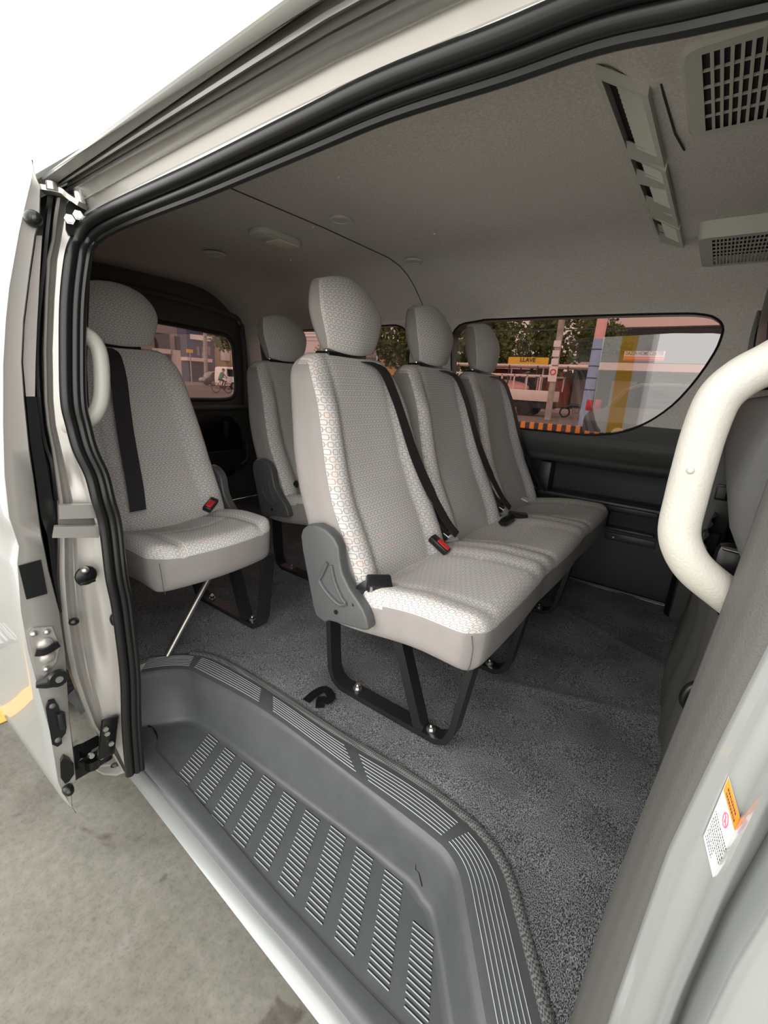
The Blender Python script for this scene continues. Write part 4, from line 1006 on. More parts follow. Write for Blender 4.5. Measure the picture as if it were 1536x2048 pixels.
# single folding seat behind the door pillar
DX = -.76
def shift(o, d): 
    o.location += Vector(d); return o
single = thing('folding_seat', (-.52, .715+.235, 0), 'light grey patterned single folding seat just behind the rear pillar', 'seat')
cushion_mesh(SY+.008, 1, L=.405).build('seat_cushion', single, sharp=75)
seat_back(single, 0)
frame(single, SY+.385)
corner_seam(single, SY+.010, 1)
cover(single, SY+PITCH-.004, -1)
m = M(); P = [(-.815, .905, .155), (-.770, .885, .158), (-.738, .82, .155), (-.716, .74, .147), (-.690, .66, .138), (-.655, .58, .128), (-.62, .50, .118), (-.60, .44, .11)]
P = smooth([Vector((a+.024, SY+c, b)) for a, b, c in P], 4); vs = []
for p in P: vs += [p-Vector((0, .024, 0)), p+Vector((0, .024, 0)), p+Vector((.0015, .024, .001)), p+Vector((.0015, -.024, .001))]
m.add(vs, [(4*i+k2, 4*i+(k2+1) % 4, 4*i+4+(k2+1) % 4, 4*i+4+k2) for i in range(len(P)-1) for k2 in range(4)], 'belt'); m.build('shoulder_belt', single)
buckle(single, (-.535, SY+.325, .428), (.62, -.75, -.12), True, L_=.085)
m = M(); q0 = at(405, 1180, 1, .74)-Vector((DX, -.235, 0)); q1 = at(334, 1312, 2, .004)-Vector((DX, -.235, 0)); m.tube([q0+(q0-q1)*.35, q1], .0095, 'steel', 12); m.build('support_tube', single)
single.location += Vector((DX, -.235, 0))
# two-seat bench of the row behind
rear = thing('bench_seat', (-.52, .735+.43, 0), 'shadowed grey two-seat bench in the row behind, half hidden by the front bench', 'bench seat')
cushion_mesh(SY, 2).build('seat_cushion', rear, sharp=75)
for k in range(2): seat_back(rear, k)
cover(rear, SY-.028); 
for yc in (.842, 1.40): frame(rear, yc)
belt_mesh(0).build('shoulder_belt', rear)
sleeve(rear, [(-.665, SY+PITCH-.018, .50), (-.635, SY+PITCH-.016, .455), (-.600, SY+PITCH-.010, .425), (-.575, SY+PITCH-.006, .415)], .021, .010)
buckle(rear, (-.60, SY+.06, .425), (.5, .6, 0), False, L_=.05)
rear.location += Vector((DX, .45, 0))
# front row bench: only the back of it and its cloth skirt show at the right edge
fr = thing('bench_seat', (.3, 1.4, 0), 'dark grey back of the front row seats at the right edge', 'bench seat')
def fback(u, v):
    y = .62+1.40*u; z = .36+.52*v; return Vector((.085-.01*bump_(u, .5, .5)-.10*(v-0.3)*0+.06*max(0, .25-v)+ .03*sstep(.85, 1, v), y, z))
m = M(); vs, fs, sd = gbox(.12, 1.34, .50, .03, 6, 30, 16)
m.add([Vector((v.x+.06+lerp([(.37, .17), (.456, .157), (.53, .127), (.612, .091), (.727, .030), (.79, .034), (.87, .05)], v.z+.62), v.y+1.30, v.z+.62)) for v in vs], fs, 'front_seat_back'); m.build('backrest', fr)
for k in range(3):
    m = M(); vs, fs, sd = gbox(2, 2, 2, 0, 12, 12, 12); yc = .86+.50*k
    m.add([Vector((.085+.05*v.x*math.sqrt(1-.3*v.y**2-.3*v.z**2)-.01*v.z, yc+.13*v.y*math.sqrt(1-.5*max(0, v.z)**2), 1.01+.115*v.z*math.sqrt(1-.5*v.y**2))) for v in vs], fs, 'rubber'); m.build('headrest', fr)
def skirt(u, v):
    y = .50+1.50*u; z = .47*v; wv = .008*math.sin(u*60+2*v)+.010*noise.noise(Vector((u*9, v*3, 1)))
    base = lerp([(.5, .075), (1.03, .065), (1.40, .040), (2.06, .060)], y)
    return Vector((base+wv*.6+.012*v+.006*math.sin(v*8+u*5), y, z))
m = M(); m.grid(skirt, 120, 24, 'skirt_cloth'); m.build('cloth_skirt', fr)
q = at(1446, 1097, 1, 1.25); m = M(); m.tube([q, q+Vector((.05, 0, -.004))], .004, 'chrome', 12); m.build('recline_lever', fr)
m = M(); m.box(at(1425, 1120, 1, 1.3)+Vector((.05, 0, 0)), (.10, .05, .10), 'rubber', bev=.02); m.build('hinge_cover', fr)
q = at(1372, 1390, 1, .9); m = M(); m.tube(smooth([q+Vector((.03, 0, .04)), q+Vector((.004, -.004, .02)), q+Vector((0, -.004, -.012)), q+Vector((.025, 0, -.03))], 4), .009, 'rubber', 10); m.build('strap_loop', fr)

# carpet cut-out: dark cable loop in front of the bench leg
P = [at(612, 1402, 2, .006), at(632, 1385, 2, .010), at(650, 1378, 2, .012), at(662, 1392, 2, .012), at(655, 1402, 2, .010), at(642, 1398, 2, .010), at(640, 1415, 2, .006)]
m = M(); m.sweep(smooth(P, 4), [(-.012, -.001), (.012, -.001), (.012, .001), (-.012, .001)], 'rubber', up=(0, 0, 1)); tag(m.build('carpet_flap', org=P[0]), 'small loose black flap on the carpet beside the bench leg', 'flap')
# ------------------------------------------------------------------ ceiling fittings
def dome(px, py, label, r=.036, grp='round ceiling lamps'):
    p = at(px, py, 2, 1.335); y_ = p.y; p.z = lerp([(c[0], c[1]) for c in CP], y_)-.001
    o = thing('ceiling_lamp', p, label, 'ceiling lamp', grp)
    m = M(); m.add([p+Vector((math.cos(a)*r_, math.sin(a)*r_, -h)) for (r_, h) in ((r, 0), (r, .004), (r*.92, .007), (r*.80, .006), (r*.78, .003)) for a in [k*math.pi/16 for k in range(32)]],
      [(j*32+k, j*32+(k+1) % 32, (j+1)*32+(k+1) % 32, (j+1)*32+k) for j in range(4) for k in range(32)], 'lamp_ring'); m.build('ring', o)
    m = M(); m.add([p+Vector((0, 0, -.0055))]+[p+Vector((math.cos(k*math.pi/16)*r*.79, math.sin(k*math.pi/16)*r*.79, -.0035)) for k in range(32)], [(0, 1+(k+1) % 32, 1+k) for k in range(32)], 'lamp_ring'); m.build('cover', o)
    return o
dome(477, 343, 'round flush ceiling lamp nearest the door rail'); dome(682, 442, 'round flush ceiling lamp in the middle of the ceiling seam'); dome(828, 517, 'round flush ceiling lamp above the far window')
p = at(551, 473, 2, 1.338); rl = thing('dome_light', p, 'rectangular ceiling light with a pale lens behind the ceiling seam', 'ceiling light')
poly = round_poly([(p.x-.055, p.y-.10), (p.x+.055, p.y-.10), (p.x+.055, p.y+.10), (p.x-.055, p.y+.10)])
m = M(); m.prism(poly, 2, p.z-.016, p.z+.004, 'lamp_ring', .005); m.build('housing', rl)
m = M(); m.box((p.x, p.y+.035, p.z-.0165), (.075, .10, .006), 'lamp_lens', bev=.002); m.build('lens', rl)
m = M(); m.box((p.x, p.y-.055, p.z-.0165), (.075, .05, .005), 'vent_plastic', bev=.002); m.build('switch', rl)
for (px, py, lb) in ((430, 507, 'dark round speaker grille in the rear ceiling, nearer the door'), (580, 555, 'round speaker grille in the rear ceiling, further from the door')):
    p = at(px, py, 2, 1.335); o = thing('ceiling_speaker', p, lb, 'speaker', 'ceiling speakers')
    m = M(); m.tube([p+Vector((math.cos(k*math.pi/12)*.042, math.sin(k*math.pi/12)*.042, -.003)) for k in range(24)], .005, 'lamp_ring', 8, closed=True); m.build('ring', o)
    m = M(); m.cyl(p+Vector((0, 0, .002)), p-Vector((0, 0, .003)), .038, 'vent_dark', 24); g_ = m.build('grille', o)
    m = M()
    for k in range(-3, 4): m.box(p+Vector((k*.010, 0, -.004)), (.003, 2*math.sqrt(.036**2-(k*.01)**2), .003), 'lamp_ring')
    m.build('slat', g_)
for (px, py) in ((678, 355), (869, 468), (512, 403), (627, 455), (717, 494), (581, 520)):
    p = at(px, py, 2, 1.338); m = M(); m.cyl(p+Vector((0, 0, .004)), p-Vector((0, 0, .003)), .005, 'headliner', 12, .004); m.build('trim_clip', ceiling)
# long louvred outlets on the rear face of the duct
def outlet(y0, y1, doors, label):
    x0 = -.262; x1 = -.182; o = thing('air_outlet', ((x0+x1)/2, (y0+y1)/2, 1.31), label, 'air vent', 'air outlets along the duct')
    def P(x, y, d=0): k = (x-x0)/(x1-x0); return Vector((x+.3*d*0, y, 1.334-.042*k-d))
    m = M(); t = .004; w_ = .010
    rim = [(x0, y0), (x1, y0+.012), (x1, y1+.012), (x0, y1)]; inn = [(x0+w_, y0+w_), (x1-w_, y0+w_+.010), (x1-w_, y1-w_+.012), (x0+w_, y1-w_)]
    v0 = [P(a, b, -.004) for a, b in rim]; v1 = [P(a, b, .010) for a, b in rim]; v2 = [P(a, b, .010) for a, b in inn]; v3 = [P(a, b, -.010) for a, b in inn]
    m.add(v0+v1+v2+v3, [(r*4+k, r*4+(k+1) % 4, (r+1)*4+(k+1) % 4, (r+1)*4+k) for r in range(3) for k in range(4)], 'vent_plastic', flat=True); m.build('frame', o)
    m = M(); m.add([P(a, b, -.006) for a, b in inn], [(0, 1, 2, 3)], 'vent_dark', flat=True); m.build('duct_throat', o)
    n = int((y1-y0)/.016); m = M()
    for k in range(1, n):
        y = y0+w_+(y1-y0-2*w_)*k/n; m.add([P(x0+w_+.016, y, -.003), P(x1-w_, y+.003, -.003), P(x1-w_, y+.007, .007), P(x0+w_+.020, y+.002, .007)], [(0, 1, 2, 3)], 'vent_plastic', flat=True)
    m.build('louvre', o)
    for d in doors:
        y = y0+(y1-y0)*d; m = M(); m.add([P(x0+w_, y, .003), P(x1-w_, y+.01, .0), P(x1-w_, y+.034, .012), P(x0+w_+.004, y+.026, .022)], [(0, 1, 2, 3)], 'handle_cream', flat=True); m.build('flap', o)
outlet(.86, 1.12, (.88,), 'long slatted air outlet in the ceiling nearest the door')
outlet(1.14, 1.50, (.22, .66, .84), 'middle ceiling air outlet with three tilted flaps')
outlet(1.52, 1.70, (.86,), 'short ceiling air outlet furthest from the door')
def grille(x0, x1, y0, y1, nx, ny, label, depth=.02, zt=1.296, rim=.022, bw=.0042):
    o = thing('air_grille', ((x0+x1)/2, (y0+y1)/2, zt), label, 'air grille')
    outer = round_poly([(x0, y0), (x1, y0), (x1, y1), (x0, y1)], 3, .022)
    m = M(); bm_ = holed(outer, [[(x0+rim, y0+rim*.8), (x1-rim, y0+rim*.8), (x1-rim, y1-rim*.8), (x0+rim, y1-rim*.8)]]); bm_.verts.index_update()
    m.add([Vector((v.co.x, v.co.y, zt-depth)) for v in bm_.verts], [[v.index for v in f_.verts] for f_ in bm_.faces], 'vent_plastic', flat=True); bm_.free()
    n = len(outer); cx, cy = (x0+x1)/2, (y0+y1)/2
    m.add([Vector((p[0], p[1], zt-depth)) for p in outer]+[Vector((cx+(p[0]-cx)*1.02, cy+(p[1]-cy)*1.04, zt-depth*.7)) for p in outer]+[Vector((cx+(p[0]-cx)*1.05, cy+(p[1]-cy)*1.07, zt+.01)) for p in outer], [(r*n+k, r*n+(k+1) % n, (r+1)*n+(k+1) % n, (r+1)*n+k) for r in range(2) for k in range(n)], 'vent_plastic'); m.build('frame', o)
    m = M(); zb = zt-depth*.5-.001; m.add([(x0+.004, y0+.004, zb), (x1-.004, y0+.004, zb), (x1-.004, y1-.004, zb), (x0+.004, y1-.004, zb)], [(0, 1, 2, 3)], 'vent_dark', flat=True); m.build('grille_back', o)
    m = M()
    for k in range(1, nx): x = x0+rim+(x1-x0-2*rim)*k/nx; m.box((x, (y0+y1)/2, zt-depth+.0012), (bw, y1-y0-2*rim*.8, .003), 'vent_plastic')
    for k in range(1, ny): y = y0+rim*.8+(y1-y0-1.6*rim)*k/ny; m.box(((x0+x1)/2, y, zt-depth+.0025), (x1-x0-2*rim, .003, .003), 'vent_plastic')
    m.build('bars', o); return o
grille(-.134, .30, .800, 1.040, 36, 5, 'large slotted air intake grille in the ceiling at the right edge', .012, rim=.02)
# its surrounding panel
q = [at(1313, 78, 2, 1.292), at(1353, 258, 2, 1.292)]
m = M(); m.sweep([Vector((-.172, .76, 1.300)), Vector((-.166, .90, 1.2925)), Vector((-.160, 1.03, 1.2925)), Vector((-.15, 1.10, 1.2925))], [(-.0014, -.0008), (.0014, -.0008), (.0014, .0008), (-.0014, .0008)], 'vent_dark', up=(0, 0, 1)); m.build('panel_gap', ceiling)
grille(-.135, .14, 1.53, 1.84, 26, 7, 'smaller slotted air grille in a raised housing near the far wall', .045, zt=1.30, rim=.03, bw=.003)

# ------------------------------------------------------------------ outside the near side: what the windows mirror, marks on the ground
m = M(); m.box((-2.12, -.5, G+.004), (.10, 7, .004), 'yellow_paint', Matrix.Rotation(-.02, 3, 'Z')); o = m.build('painted_line'); tag(o, 'worn yellow line painted on the concrete beside the van', 'painted line')
m = M(); m.box((-2.75, -.04, G+.003), (.30, .50, .004), 'seal_grey'); gr_ = m.build('drain_grate'); tag(gr_, 'metal drain grate set in the forecourt', 'drain grate')
m = M()
for k in range(14): m.box((-2.75, -.27+.035*k, G+.008), (.26, .014, .006), 'steel')
m.build('bars', gr_)
col_ = thing('canopy_column', (-1.16, -3.2, G), 'white forecourt column with a yellow stripe, mirrored in the side window', 'column')
m = M(); m.box((-1.16, -3.2, 2.0), (.62, .5, 5.1), 'column_white', bev=.05); m.build('shaft', col_)
m = M(); m.box((-1.13, -2.945, 2.0), (.19, .012, 5.1), 'column_yellow'); m.build('yellow_stripe', col_)
dp = thing('reflection_blocker', (-2.15, -5.0, G), 'unseen dark dispenser-shaped block, added to darken the side window reflection', 'reflection blocker')  # invented dark object, added to keep bright sky out of the glass reflection
m = M(); m.box((-2.15, -5.0, G+1.3), (.95, .6, 2.6), 'bld_dark', bev=.05); m.build('cabinet', dp)
m = M(); m.box((-2.15, -4.69, G+1.7), (.5, .03, .4), 'car_glass'); m.build('display', dp)
m = M(); m.tube(smooth([(-1.66, -5.0, G+1.2), (-1.55, -5.0, G+.7), (-1.60, -5.0, G+.35), (-1.64, -5.0, G+.9)], 5), .02, 'rubber', 8); m.build('hose', dp)
# rear wheel glimpsed between door and body
wh = thing('rear_wheel', (-2.1, .55, G+.32), 'rear tyre glimpsed through the gap beside the parked door', 'wheel')
m = M(); m.sweep([(-2.1, .44, G+.32), (-2.1, .46, G+.32), (-2.1, .62, G+.32), (-2.1, .64, G+.32)], [(math.cos(k*math.pi/24), math.sin(k*math.pi/24)) for k in range(48)], 'tyre', up=(0, 0, 1), scale=[.28, .315, .315, .28]); m.build('tyre', wh)
m = M()
for k in range(60):
    a_ = k*2*math.pi/60; m.box((-2.1+.317*math.cos(a_), .54, G+.32+.317*math.sin(a_)), (.008, .17, .016), 'tyre', Matrix.Rotation(-a_, 3, 'Y'))
m.build('tread_block', wh)

# ------------------------------------------------------------------ the street beyond the tinted windows
def tree(x, y, h, r, label, low=.35, n=900):
    o = thing('street_tree', (x, y, G), label, 'tree', 'trees across the street'); rnd = random.Random(int(x*31+y*7))
    m = M(); m.tube([(x, y, G), (x+.1, y, G+h*.3), (x-.1, y+.2, G+h*.55)], [r*.09, r*.07, r*.04], 'bark', 10)
    for k in range(5):
        a_ = rnd.uniform(0, 6.3); m.tube([(x, y, G+h*low), (x+math.cos(a_)*r*.6, y+math.sin(a_)*r*.5, G+h*(low+.3))], [r*.04, r*.015], 'bark', 7)
    m.build('trunk', o); m = M(); blobs = [(rnd.uniform(-1, 1)*r*.75, rnd.uniform(-1, 1)*r*.6, h*rnd.uniform(low+.12, .9), r*rnd.uniform(.28, .5)) for _ in range(14)]
    vs = []; fs = []
    for k in range(n):
        b = rnd.choice(blobs); d = Vector((rnd.gauss(0, 1), rnd.gauss(0, 1), rnd.gauss(0, 1))).normalized()*b[3]*rnd.uniform(.6, 1.05)
        c = Vector((x+b[0], y+b[1], G+b[2]))+d; s = rnd.uniform(.10, .26)*r/3
        u = Vector((rnd.gauss(0, 1), rnd.gauss(0, 1), rnd.gauss(0, 1))).normalized(); w_ = u.cross(Vector((rnd.gauss(0, 1), rnd.gauss(0, 1), rnd.gauss(0, 1)))).normalized()
        i = len(vs); vs += [c-u*s, c+w_*s*.6, c+u*s, c-w_*s*.6]; fs.append((i, i+1, i+2, i+3))
    m.add(vs, fs, 'foliage', flat=True); m.build('foliage', o); return o
# along the street, seen between x and height at distance Y through measured window pixels
def box_px(m, x0, y0, x1, y1, Y, dep, mt, bev=0):
    a_, b = at(x0, y0, 1, Y), at(x1, y1, 1, Y); c = (a_+b)/2; m.box((c.x, Y+dep/2, c.z), (abs(b.x-a_.x), dep, abs(b.z-a_.z)), mt, bev=bev); return m
Yb = 50
hall = thing('shop_building', (8, Yb, G), 'dark two-storey shop with pale horizontal bands across the street', 'building')
xa0 = at(1150, 700, 1, Yb).x; m = M(); m.box((xa0+13.2, Yb+5, 4.2), (26, 10, 9.6), 'bld_dark'); m.build('wall', hall)
xa = at(1150, 700, 1, Yb).x; xb = 20
zt0, zt1 = at(1150, 635, 1, Yb-.5).z, at(1150, 656, 1, Yb-.5).z
m = M(); m.box(((xa+xb)/2, Yb-.4, (zt0+zt1)/2+.7), (xb-xa, .8, zt0-zt1+1.5), 'band_pink'); m.build('fascia', hall)
zt0, zt1 = at(1150, 725, 1, Yb-1).z, at(1150, 739, 1, Yb-1).z
m = M(); m.box(((xa+xb)/2-.5, Yb-1, (zt0+zt1)/2), (xb-xa, 2, zt0-zt1), 'band_pink'); m.build('canopy', hall)
m = M()
for k in range(6):
    m = M(); m.box((xa+1.5+k*3.6, Yb-.02, 1.0), (2.2, .1, 2.6), 'bld_grey'); m.build('shopfront', hall)
pass
for k in range(7):
    m = M(); m.box((xa+1.2+k*3.0, Yb-.03, 5.3), (1.9, .1, 1.1), 'car_glass'); m.build('window', hall)
def board(name, x0, y0, x1, y1, Y, mt, label, text=None, tm='black_ink', size=None, dz=0, cat='sign', bands=(), posts=True):
    a_, b = at(x0, y0, 1, Y), at(x1, y1, 1, Y); c = (a_+b)/2; o = thing(name, (c.x, Y, min(a_.z, b.z)), label, cat)
    W_, H_ = abs(b.x-a_.x), abs(b.z-a_.z)
    m = M(); m.box(c, (W_, .12, H_), mt); m.build('panel', o)
    if posts:
        for sx_ in (-.4, .4): m = M(); m.tube([(c.x+W_*sx_, Y+.1, G), (c.x+W_*sx_, Y+.1, c.z+H_*.4)], .06, 'pole_grey', 8); m.build('post', o)
    for (f0, f1, mm) in bands:
        m = M(); m.box((c.x, Y-.07, min(a_.z, b.z)+H_*(f0+f1)/2), (W_*.99, .02, H_*(f1-f0)), mm); m.build('stripe', o)
    if text:
        cu = bpy.data.curves.new('lettering', 'FONT'); cu.body = text; cu.size = 1; cu.extrude = .01; cu.align_x = 'CENTER'; cu.align_y = 'CENTER'; cu.offset = .012
        tmp = bpy.data.objects.new('tmp', cu); COL.objects.link(tmp); bpy.context.view_layer.update()
        dg = bpy.context.evaluated_depsgraph_get(); me = bpy.data.meshes.new_from_object(tmp.evaluated_get(dg)); bpy.data.objects.remove(tmp)
        xs = [v.co.x for v in me.vertices]; ys = [v.co.y for v in me.vertices]; w0, h0 = max(xs)-min(xs), max(ys)-min(ys)
        sx, sy = W_*size[0]/w0, H_*size[1]/h0
        for v in me.vertices: v.co = Vector((v.co.x*sx, -.08+v.co.z, v.co.y*sy+dz*H_))
        me.materials.clear(); me.materials.append(MAT[tm]); t = bpy.data.objects.new('lettering', me); COL.objects.link(t); t.parent = o; t.location = c-Vector(o.location)
    return o
board('shop_sign', 1250, 702, 1327, 722, Yb-2.05, 'sign_white', 'white and red home centre sign board over the shop canopy', 'DAZEN HOME CENTER', 'black_ink', (.94, .42), .24, bands=((.0, .22, 'sign_red'), (.28, .42, 'sign_red')), posts=False)
# yellow board and red roofed shops further left
board('street_sign', 1018, 714, 1095, 735, 31.8, 'sign_yellow', 'yellow street sign board with black lettering behind the truck', 'LLAVE', 'black_ink', (.38, .42), .2)
m = M(); a_ = at(1038, 720, 1, 45); m.box((a_.x, 48, 1.2), (8, 6, 3.4), 'bld_red'); sh = m.build('shop_building', org=(a_.x, 48, G)); tag(sh, 'low reddish shops behind the grey utility pole', 'building')
m = M(); m.add([(a_.x-4.1, 44.4, 2.9), (a_.x+4.0, 44.4, 2.9), (a_.x+4.0, 51, 4.6), (a_.x-4.1, 51, 4.6)], [(0, 1, 2, 3)], 'bld_red', flat=True); m.build('roof', sh)
m = M(); m.box((a_.x, 44.9, .9), (4, .1, 2.4), 'bld_dark'); m.build('shopfront', sh)
m = M(); m.box((-33, 50, 2.4), (9, 8, 6), 'bld_tan'); sh = m.build('shop_building', org=(-33, 50, G)); tag(sh, 'orange and tan shop house seen between the two nearest headrests', 'building')
for k in range(3):
    m = M(); m.box((-36+k*3, 45.95, 3.4), (1.5, .1, 1.2), 'car_glass'); m.build('window', sh)
m = M(); m.box((-33, 45.3, 1.9), (9, 1.4, .3), 'sign_yellow'); m.build('awning', sh)
m = M(); m.box((-52, 52, 3), (16, 8, 7.2), 'bld_pale'); sh = m.build('shop_building', org=(-52, 52, G)); tag(sh, 'pale building behind the trees through the middle window', 'building')
for (x, y, h, r, l, lw) in ((-11.0, 35, 7.8, 2.9, 'dark green tree above the yellow sign board', .30), (-16.6, 36, 8.2, 3.0, 'spreading tree beside the third headrest', .28), (-8.9, 40.5, 8.6, 2.2, 'green tree beside the utility pole', .4), (-23, 35, 8.2, 3.3, 'tree seen between the first two headrests', .32), (-30.5, 36, 8.3, 3.6, 'tree at the rear end of the middle window', .3), (-19.8, 43, 9.5, 3.4, 'taller tree behind the truck, further from the street', .2), (-26.6, 43, 9.5, 3.2, 'taller tree set back behind the middle window', .2)):
    tree(x, y, h, r, l, lw, 3000)
# poles and cables
def pole(px_top, px_bot, Y, r, mats_, label, cat='utility pole', name='utility_pole'):
    t = at(*px_top, 1, Y); b = at(*px_bot, 1, Y); b.z = G; d = (t-b); t = b+d*1.35
    o = thing(name, b, label, cat); n = len(mats_); last = None
    m = M(); m.tube([b, b+(t-b)*mats_[0][0]], r, mats_[0][1], 12); last = m.build('shaft', o); z0 = mats_[0][0]
    for f_, mt in mats_[1:]:
        m = M(); m.tube([b+(t-b)*z0, b+(t-b)*f_], r*.98, mt, 12); m.build('shaft', o); z0 = f_
    return o, b, t
p1_, b_1, t_1 = pole((1124, 640), (1096, 830), 24.5, .16, [(1, 'pole_grey')], 'leaning grey utility pole with small notices across the street')
for f_ in (.44, .50, .57): 
    c = b_1+(t_1-b_1)*f_; m = M(); m.box((c.x, 24.3, c.z), (.34, .03, .30), 'sign_white'); m.build('notice', p1_)
c = b_1+(t_1-b_1)*.35; m = M(); m.box((c.x, 24.3, c.z), (.42, .03, .75), 'sign_white'); m.build('notice', p1_); m = M(); m.tube([(c.x+.13*math.cos(k*.4), 24.27, c.z+.13*math.sin(k*.4)+.1) for k in range(16)], .03, 'sign_red', 6, closed=True); m.build('notice_mark', p1_)
c = b_1+(t_1-b_1)*.92; m = M(); m.box((c.x, 24.5, c.z), (2.2, .12, .12), 'bark'); m.build('cross_arm', p1_); m = M(); m.cyl((c.x+.5, 24.2, c.z-.9), (c.x+.5, 24.2, c.z-.1), .22, 'bld_grey', 14); m.build('transformer', p1_)
p2_, b_2, t_2 = pole((1205, 640), (1172, 815), 20, .20, [(.62, 'pole_blue'), (1, 'pole_pink')], 'pole painted blue below and pink above, right of the grey pole')
for f_ in (.28, .36, .44, .55):
    c = b_2+(t_2-b_2)*f_; m = M(); m.tube([c+Vector((0, 0, -.02)), c+Vector((0, 0, .02))], .208, 'bld_dark', 14); m.build('band', p2_)
for k, (z0, z1, sg) in enumerate([(5.4, 5.2, .5), (5.0, 5.1, .4), (4.7, 4.6, .6), (4.3, 4.5, .3), (4.0, 4.1, .5), (5.9, 5.6, .4), (6.4, 6.1, .5)]):
    m = M(); m.tube([(-40+60*t/20, 25.2+.3*k, z0+(z1-z0)*t/20-4*sg*(t/20)*(1-t/20)) for t in range(21)], .022, 'bld_dark', 5)
    tag(m.build('overhead_cable', org=(-40, 25.2+.3*k, z0)), 'thin black overhead cable strung along the street', 'cable', 'overhead cables along the street')
# striped kerb barrier
bar = thing('road_barrier', (-6, 18.6, G), 'orange and black striped kerb barrier on the near side of the street', 'barrier')
q0, q1 = at(1020, 850, 2, G+.12), at(1170, 852, 2, G+.12); q1 = Vector((q0.x+6.2, q0.y+1.6, G+.12))
n = 40; m = M(); m2 = M()
for k in range(n):
    c = q0.lerp(q1, (k-8)/n); (m if k % 2 else m2).box((c.x, c.y, G+.14), (6.4/n*1.0, .28, .28), 'orange_paint' if k % 2 else 'bld_dark', Matrix.Rotation(.25, 3, 'Z'))
m.build('orange_block', bar); m2.build('black_block', bar)
m = M(); m.box((-10, 36.2, G+.10), (60, 3.0, .22), 'kerb'); tag(m.build('pavement'), 'raised pavement on the far side of the street', kind='structure')
# vehicles
def car(x, y, rz, Lc, W_, H_, mt, label, name='parked_car', prof=None, cat='car', glass=None):
    o = thing(name, (x, y, G), label, cat); Rz = Matrix.Rotation(rz, 3, 'Z')
    prof = prof or [(-.5, .18), (-.5, .42), (-.47, .52), (-.40, .56), (-.33, .86), (-.25, .97), (.10, 1.0), (.22, .90), (.32, .62), (.46, .54), (.5, .42), (.5, .18)]
    m = M(); m.prism([(a_*Lc, b*H_) for a_, b in prof], 1, -W_/2, W_/2, mt, .10); 
    m.v = [Rz @ v+Vector((x, y, G)) for v in m.v]; m.build('body', o)
    glass = glass or [[(-.36, .60), (-.30, .86), (-.24, .93), (-.04, .95), (-.04, .60)], [(-.01, .60), (-.01, .95), (.09, .95), (.18, .86), (.27, .62)]]
    for gp in glass:
        for s in (-1, 1):
            m = M(); m.prism([(a_*Lc, b*H_) for a_, b in gp], 1, s*(W_/2-.01), s*(W_/2+.015), 'car_glass', 0); m.v = [Rz @ v+Vector((x, y, G)) for v in m.v]; m.build('window', o)
    for wx in (-.31, .31):
        for s in (-1, 1):
            m = M(); m.cyl((wx*Lc, s*(W_/2-.20), .33), (wx*Lc, s*(W_/2+.02), .33), .33, 'tyre', 24); m.v = [Rz @ v+Vector((x, y, G)) for v in m.v]; w_ = m.build('wheel', o)
            m = M(); m.cyl((wx*Lc, s*(W_/2), .33), (wx*Lc, s*(W_/2+.03), .33), .19, 'steel', 16); m.v = [Rz @ v+Vector((x, y, G)) for v in m.v]; m.build('rim', w_)
    return o, Rz
suv, Rz = car(-.62, 15.9, .05, 5.4, 1.9, 1.85, 'car_black', 'black car parked across the street at the right of the side window')
for s in (-1, 1):
    m = M(); m.box((-2.62, s*.80, 1.10), (.16, .22, .32), 'tail_red', bev=.03); m.v = [Rz @ v+Vector((-.62, 15.9, G)) for v in m.v]; m.build('tail_light', suv)
car(-19, 32, 0, 4.4, 1.8, 1.5, 'car_black', 'dark car driving behind the middle window')
trk = thing('flatbed_truck', (-11.2, 28, G), 'pale flatbed truck with a roof rack passing on the street', 'truck')
m = M(); m.box((-11.4, 28, .62), (6.8, 2.1, .62), 'truck_white', bev=.04); m.build('bed_side', trk)
m = M(); m.box((-11.0, 27.0, 1.75), (6.4, .06, .10), 'truck_white'); m.box((-11.0, 29.0, 1.75), (6.4, .06, .10), 'truck_white')
for k in range(9): m.box((-14.1+.78*k, 27.0, 1.35), (.06, .06, .85), 'truck_white'); m.box((-14.1+.78*k, 29.0, 1.35), (.06, .06, .85), 'truck_white')
m.build('side_rail', trk)
m = M(); m.box((-10.4, 28, 2.30), (8.6, 2.0, .12), 'truck_white', bev=.03); m.box((-7.2, 28, 2.36), (2.4, 1.2, .12), 'truck_white', bev=.03); m.build('roof_rack', trk)
m = M()
for k in range(5):
    for s in (-1, 1): m.box((-14+1.7*k, 28+s*.98, 1.75), (.07, .07, 1.1), 'bld_dark')
m.build('rack_post', trk)
m = M(); m.ball((-11.2, 28, 1.05), (1.6, .8, .42), 'pole_pink', 10); m.build('load', trk)
m = M(); m.box((-11.2, 28, .12), (6.4, 1.4, .45), 'bld_dark', bev=.05); m.build('chassis', trk)
m = M(); m.box((-15.9, 28, .95), (1.9, 2.0, 1.9), 'truck_white', bev=.15); m.build('cab', trk)
for wx in (-15.6, -9.4):
    for s in (-1, 1):
        m = M(); m.cyl((wx, 28+s*.75, G+.42), (wx, 28+s*1.05, G+.42), .42, 'tyre', 20); m.build('wheel', trk)
mb = thing('motorcycle', (-6.9, 29, G), 'small dark motorcycle parked between the truck and the black car', 'motorcycle')
for dx in (-.62, .62):
    m = M(); m.tube([(-6.9+dx+.28*math.cos(k*.3927), 29, G+.30+.28*math.sin(k*.3927)) for k in range(16)], .05, 'tyre', 8, closed=True); m.build('wheel', mb)
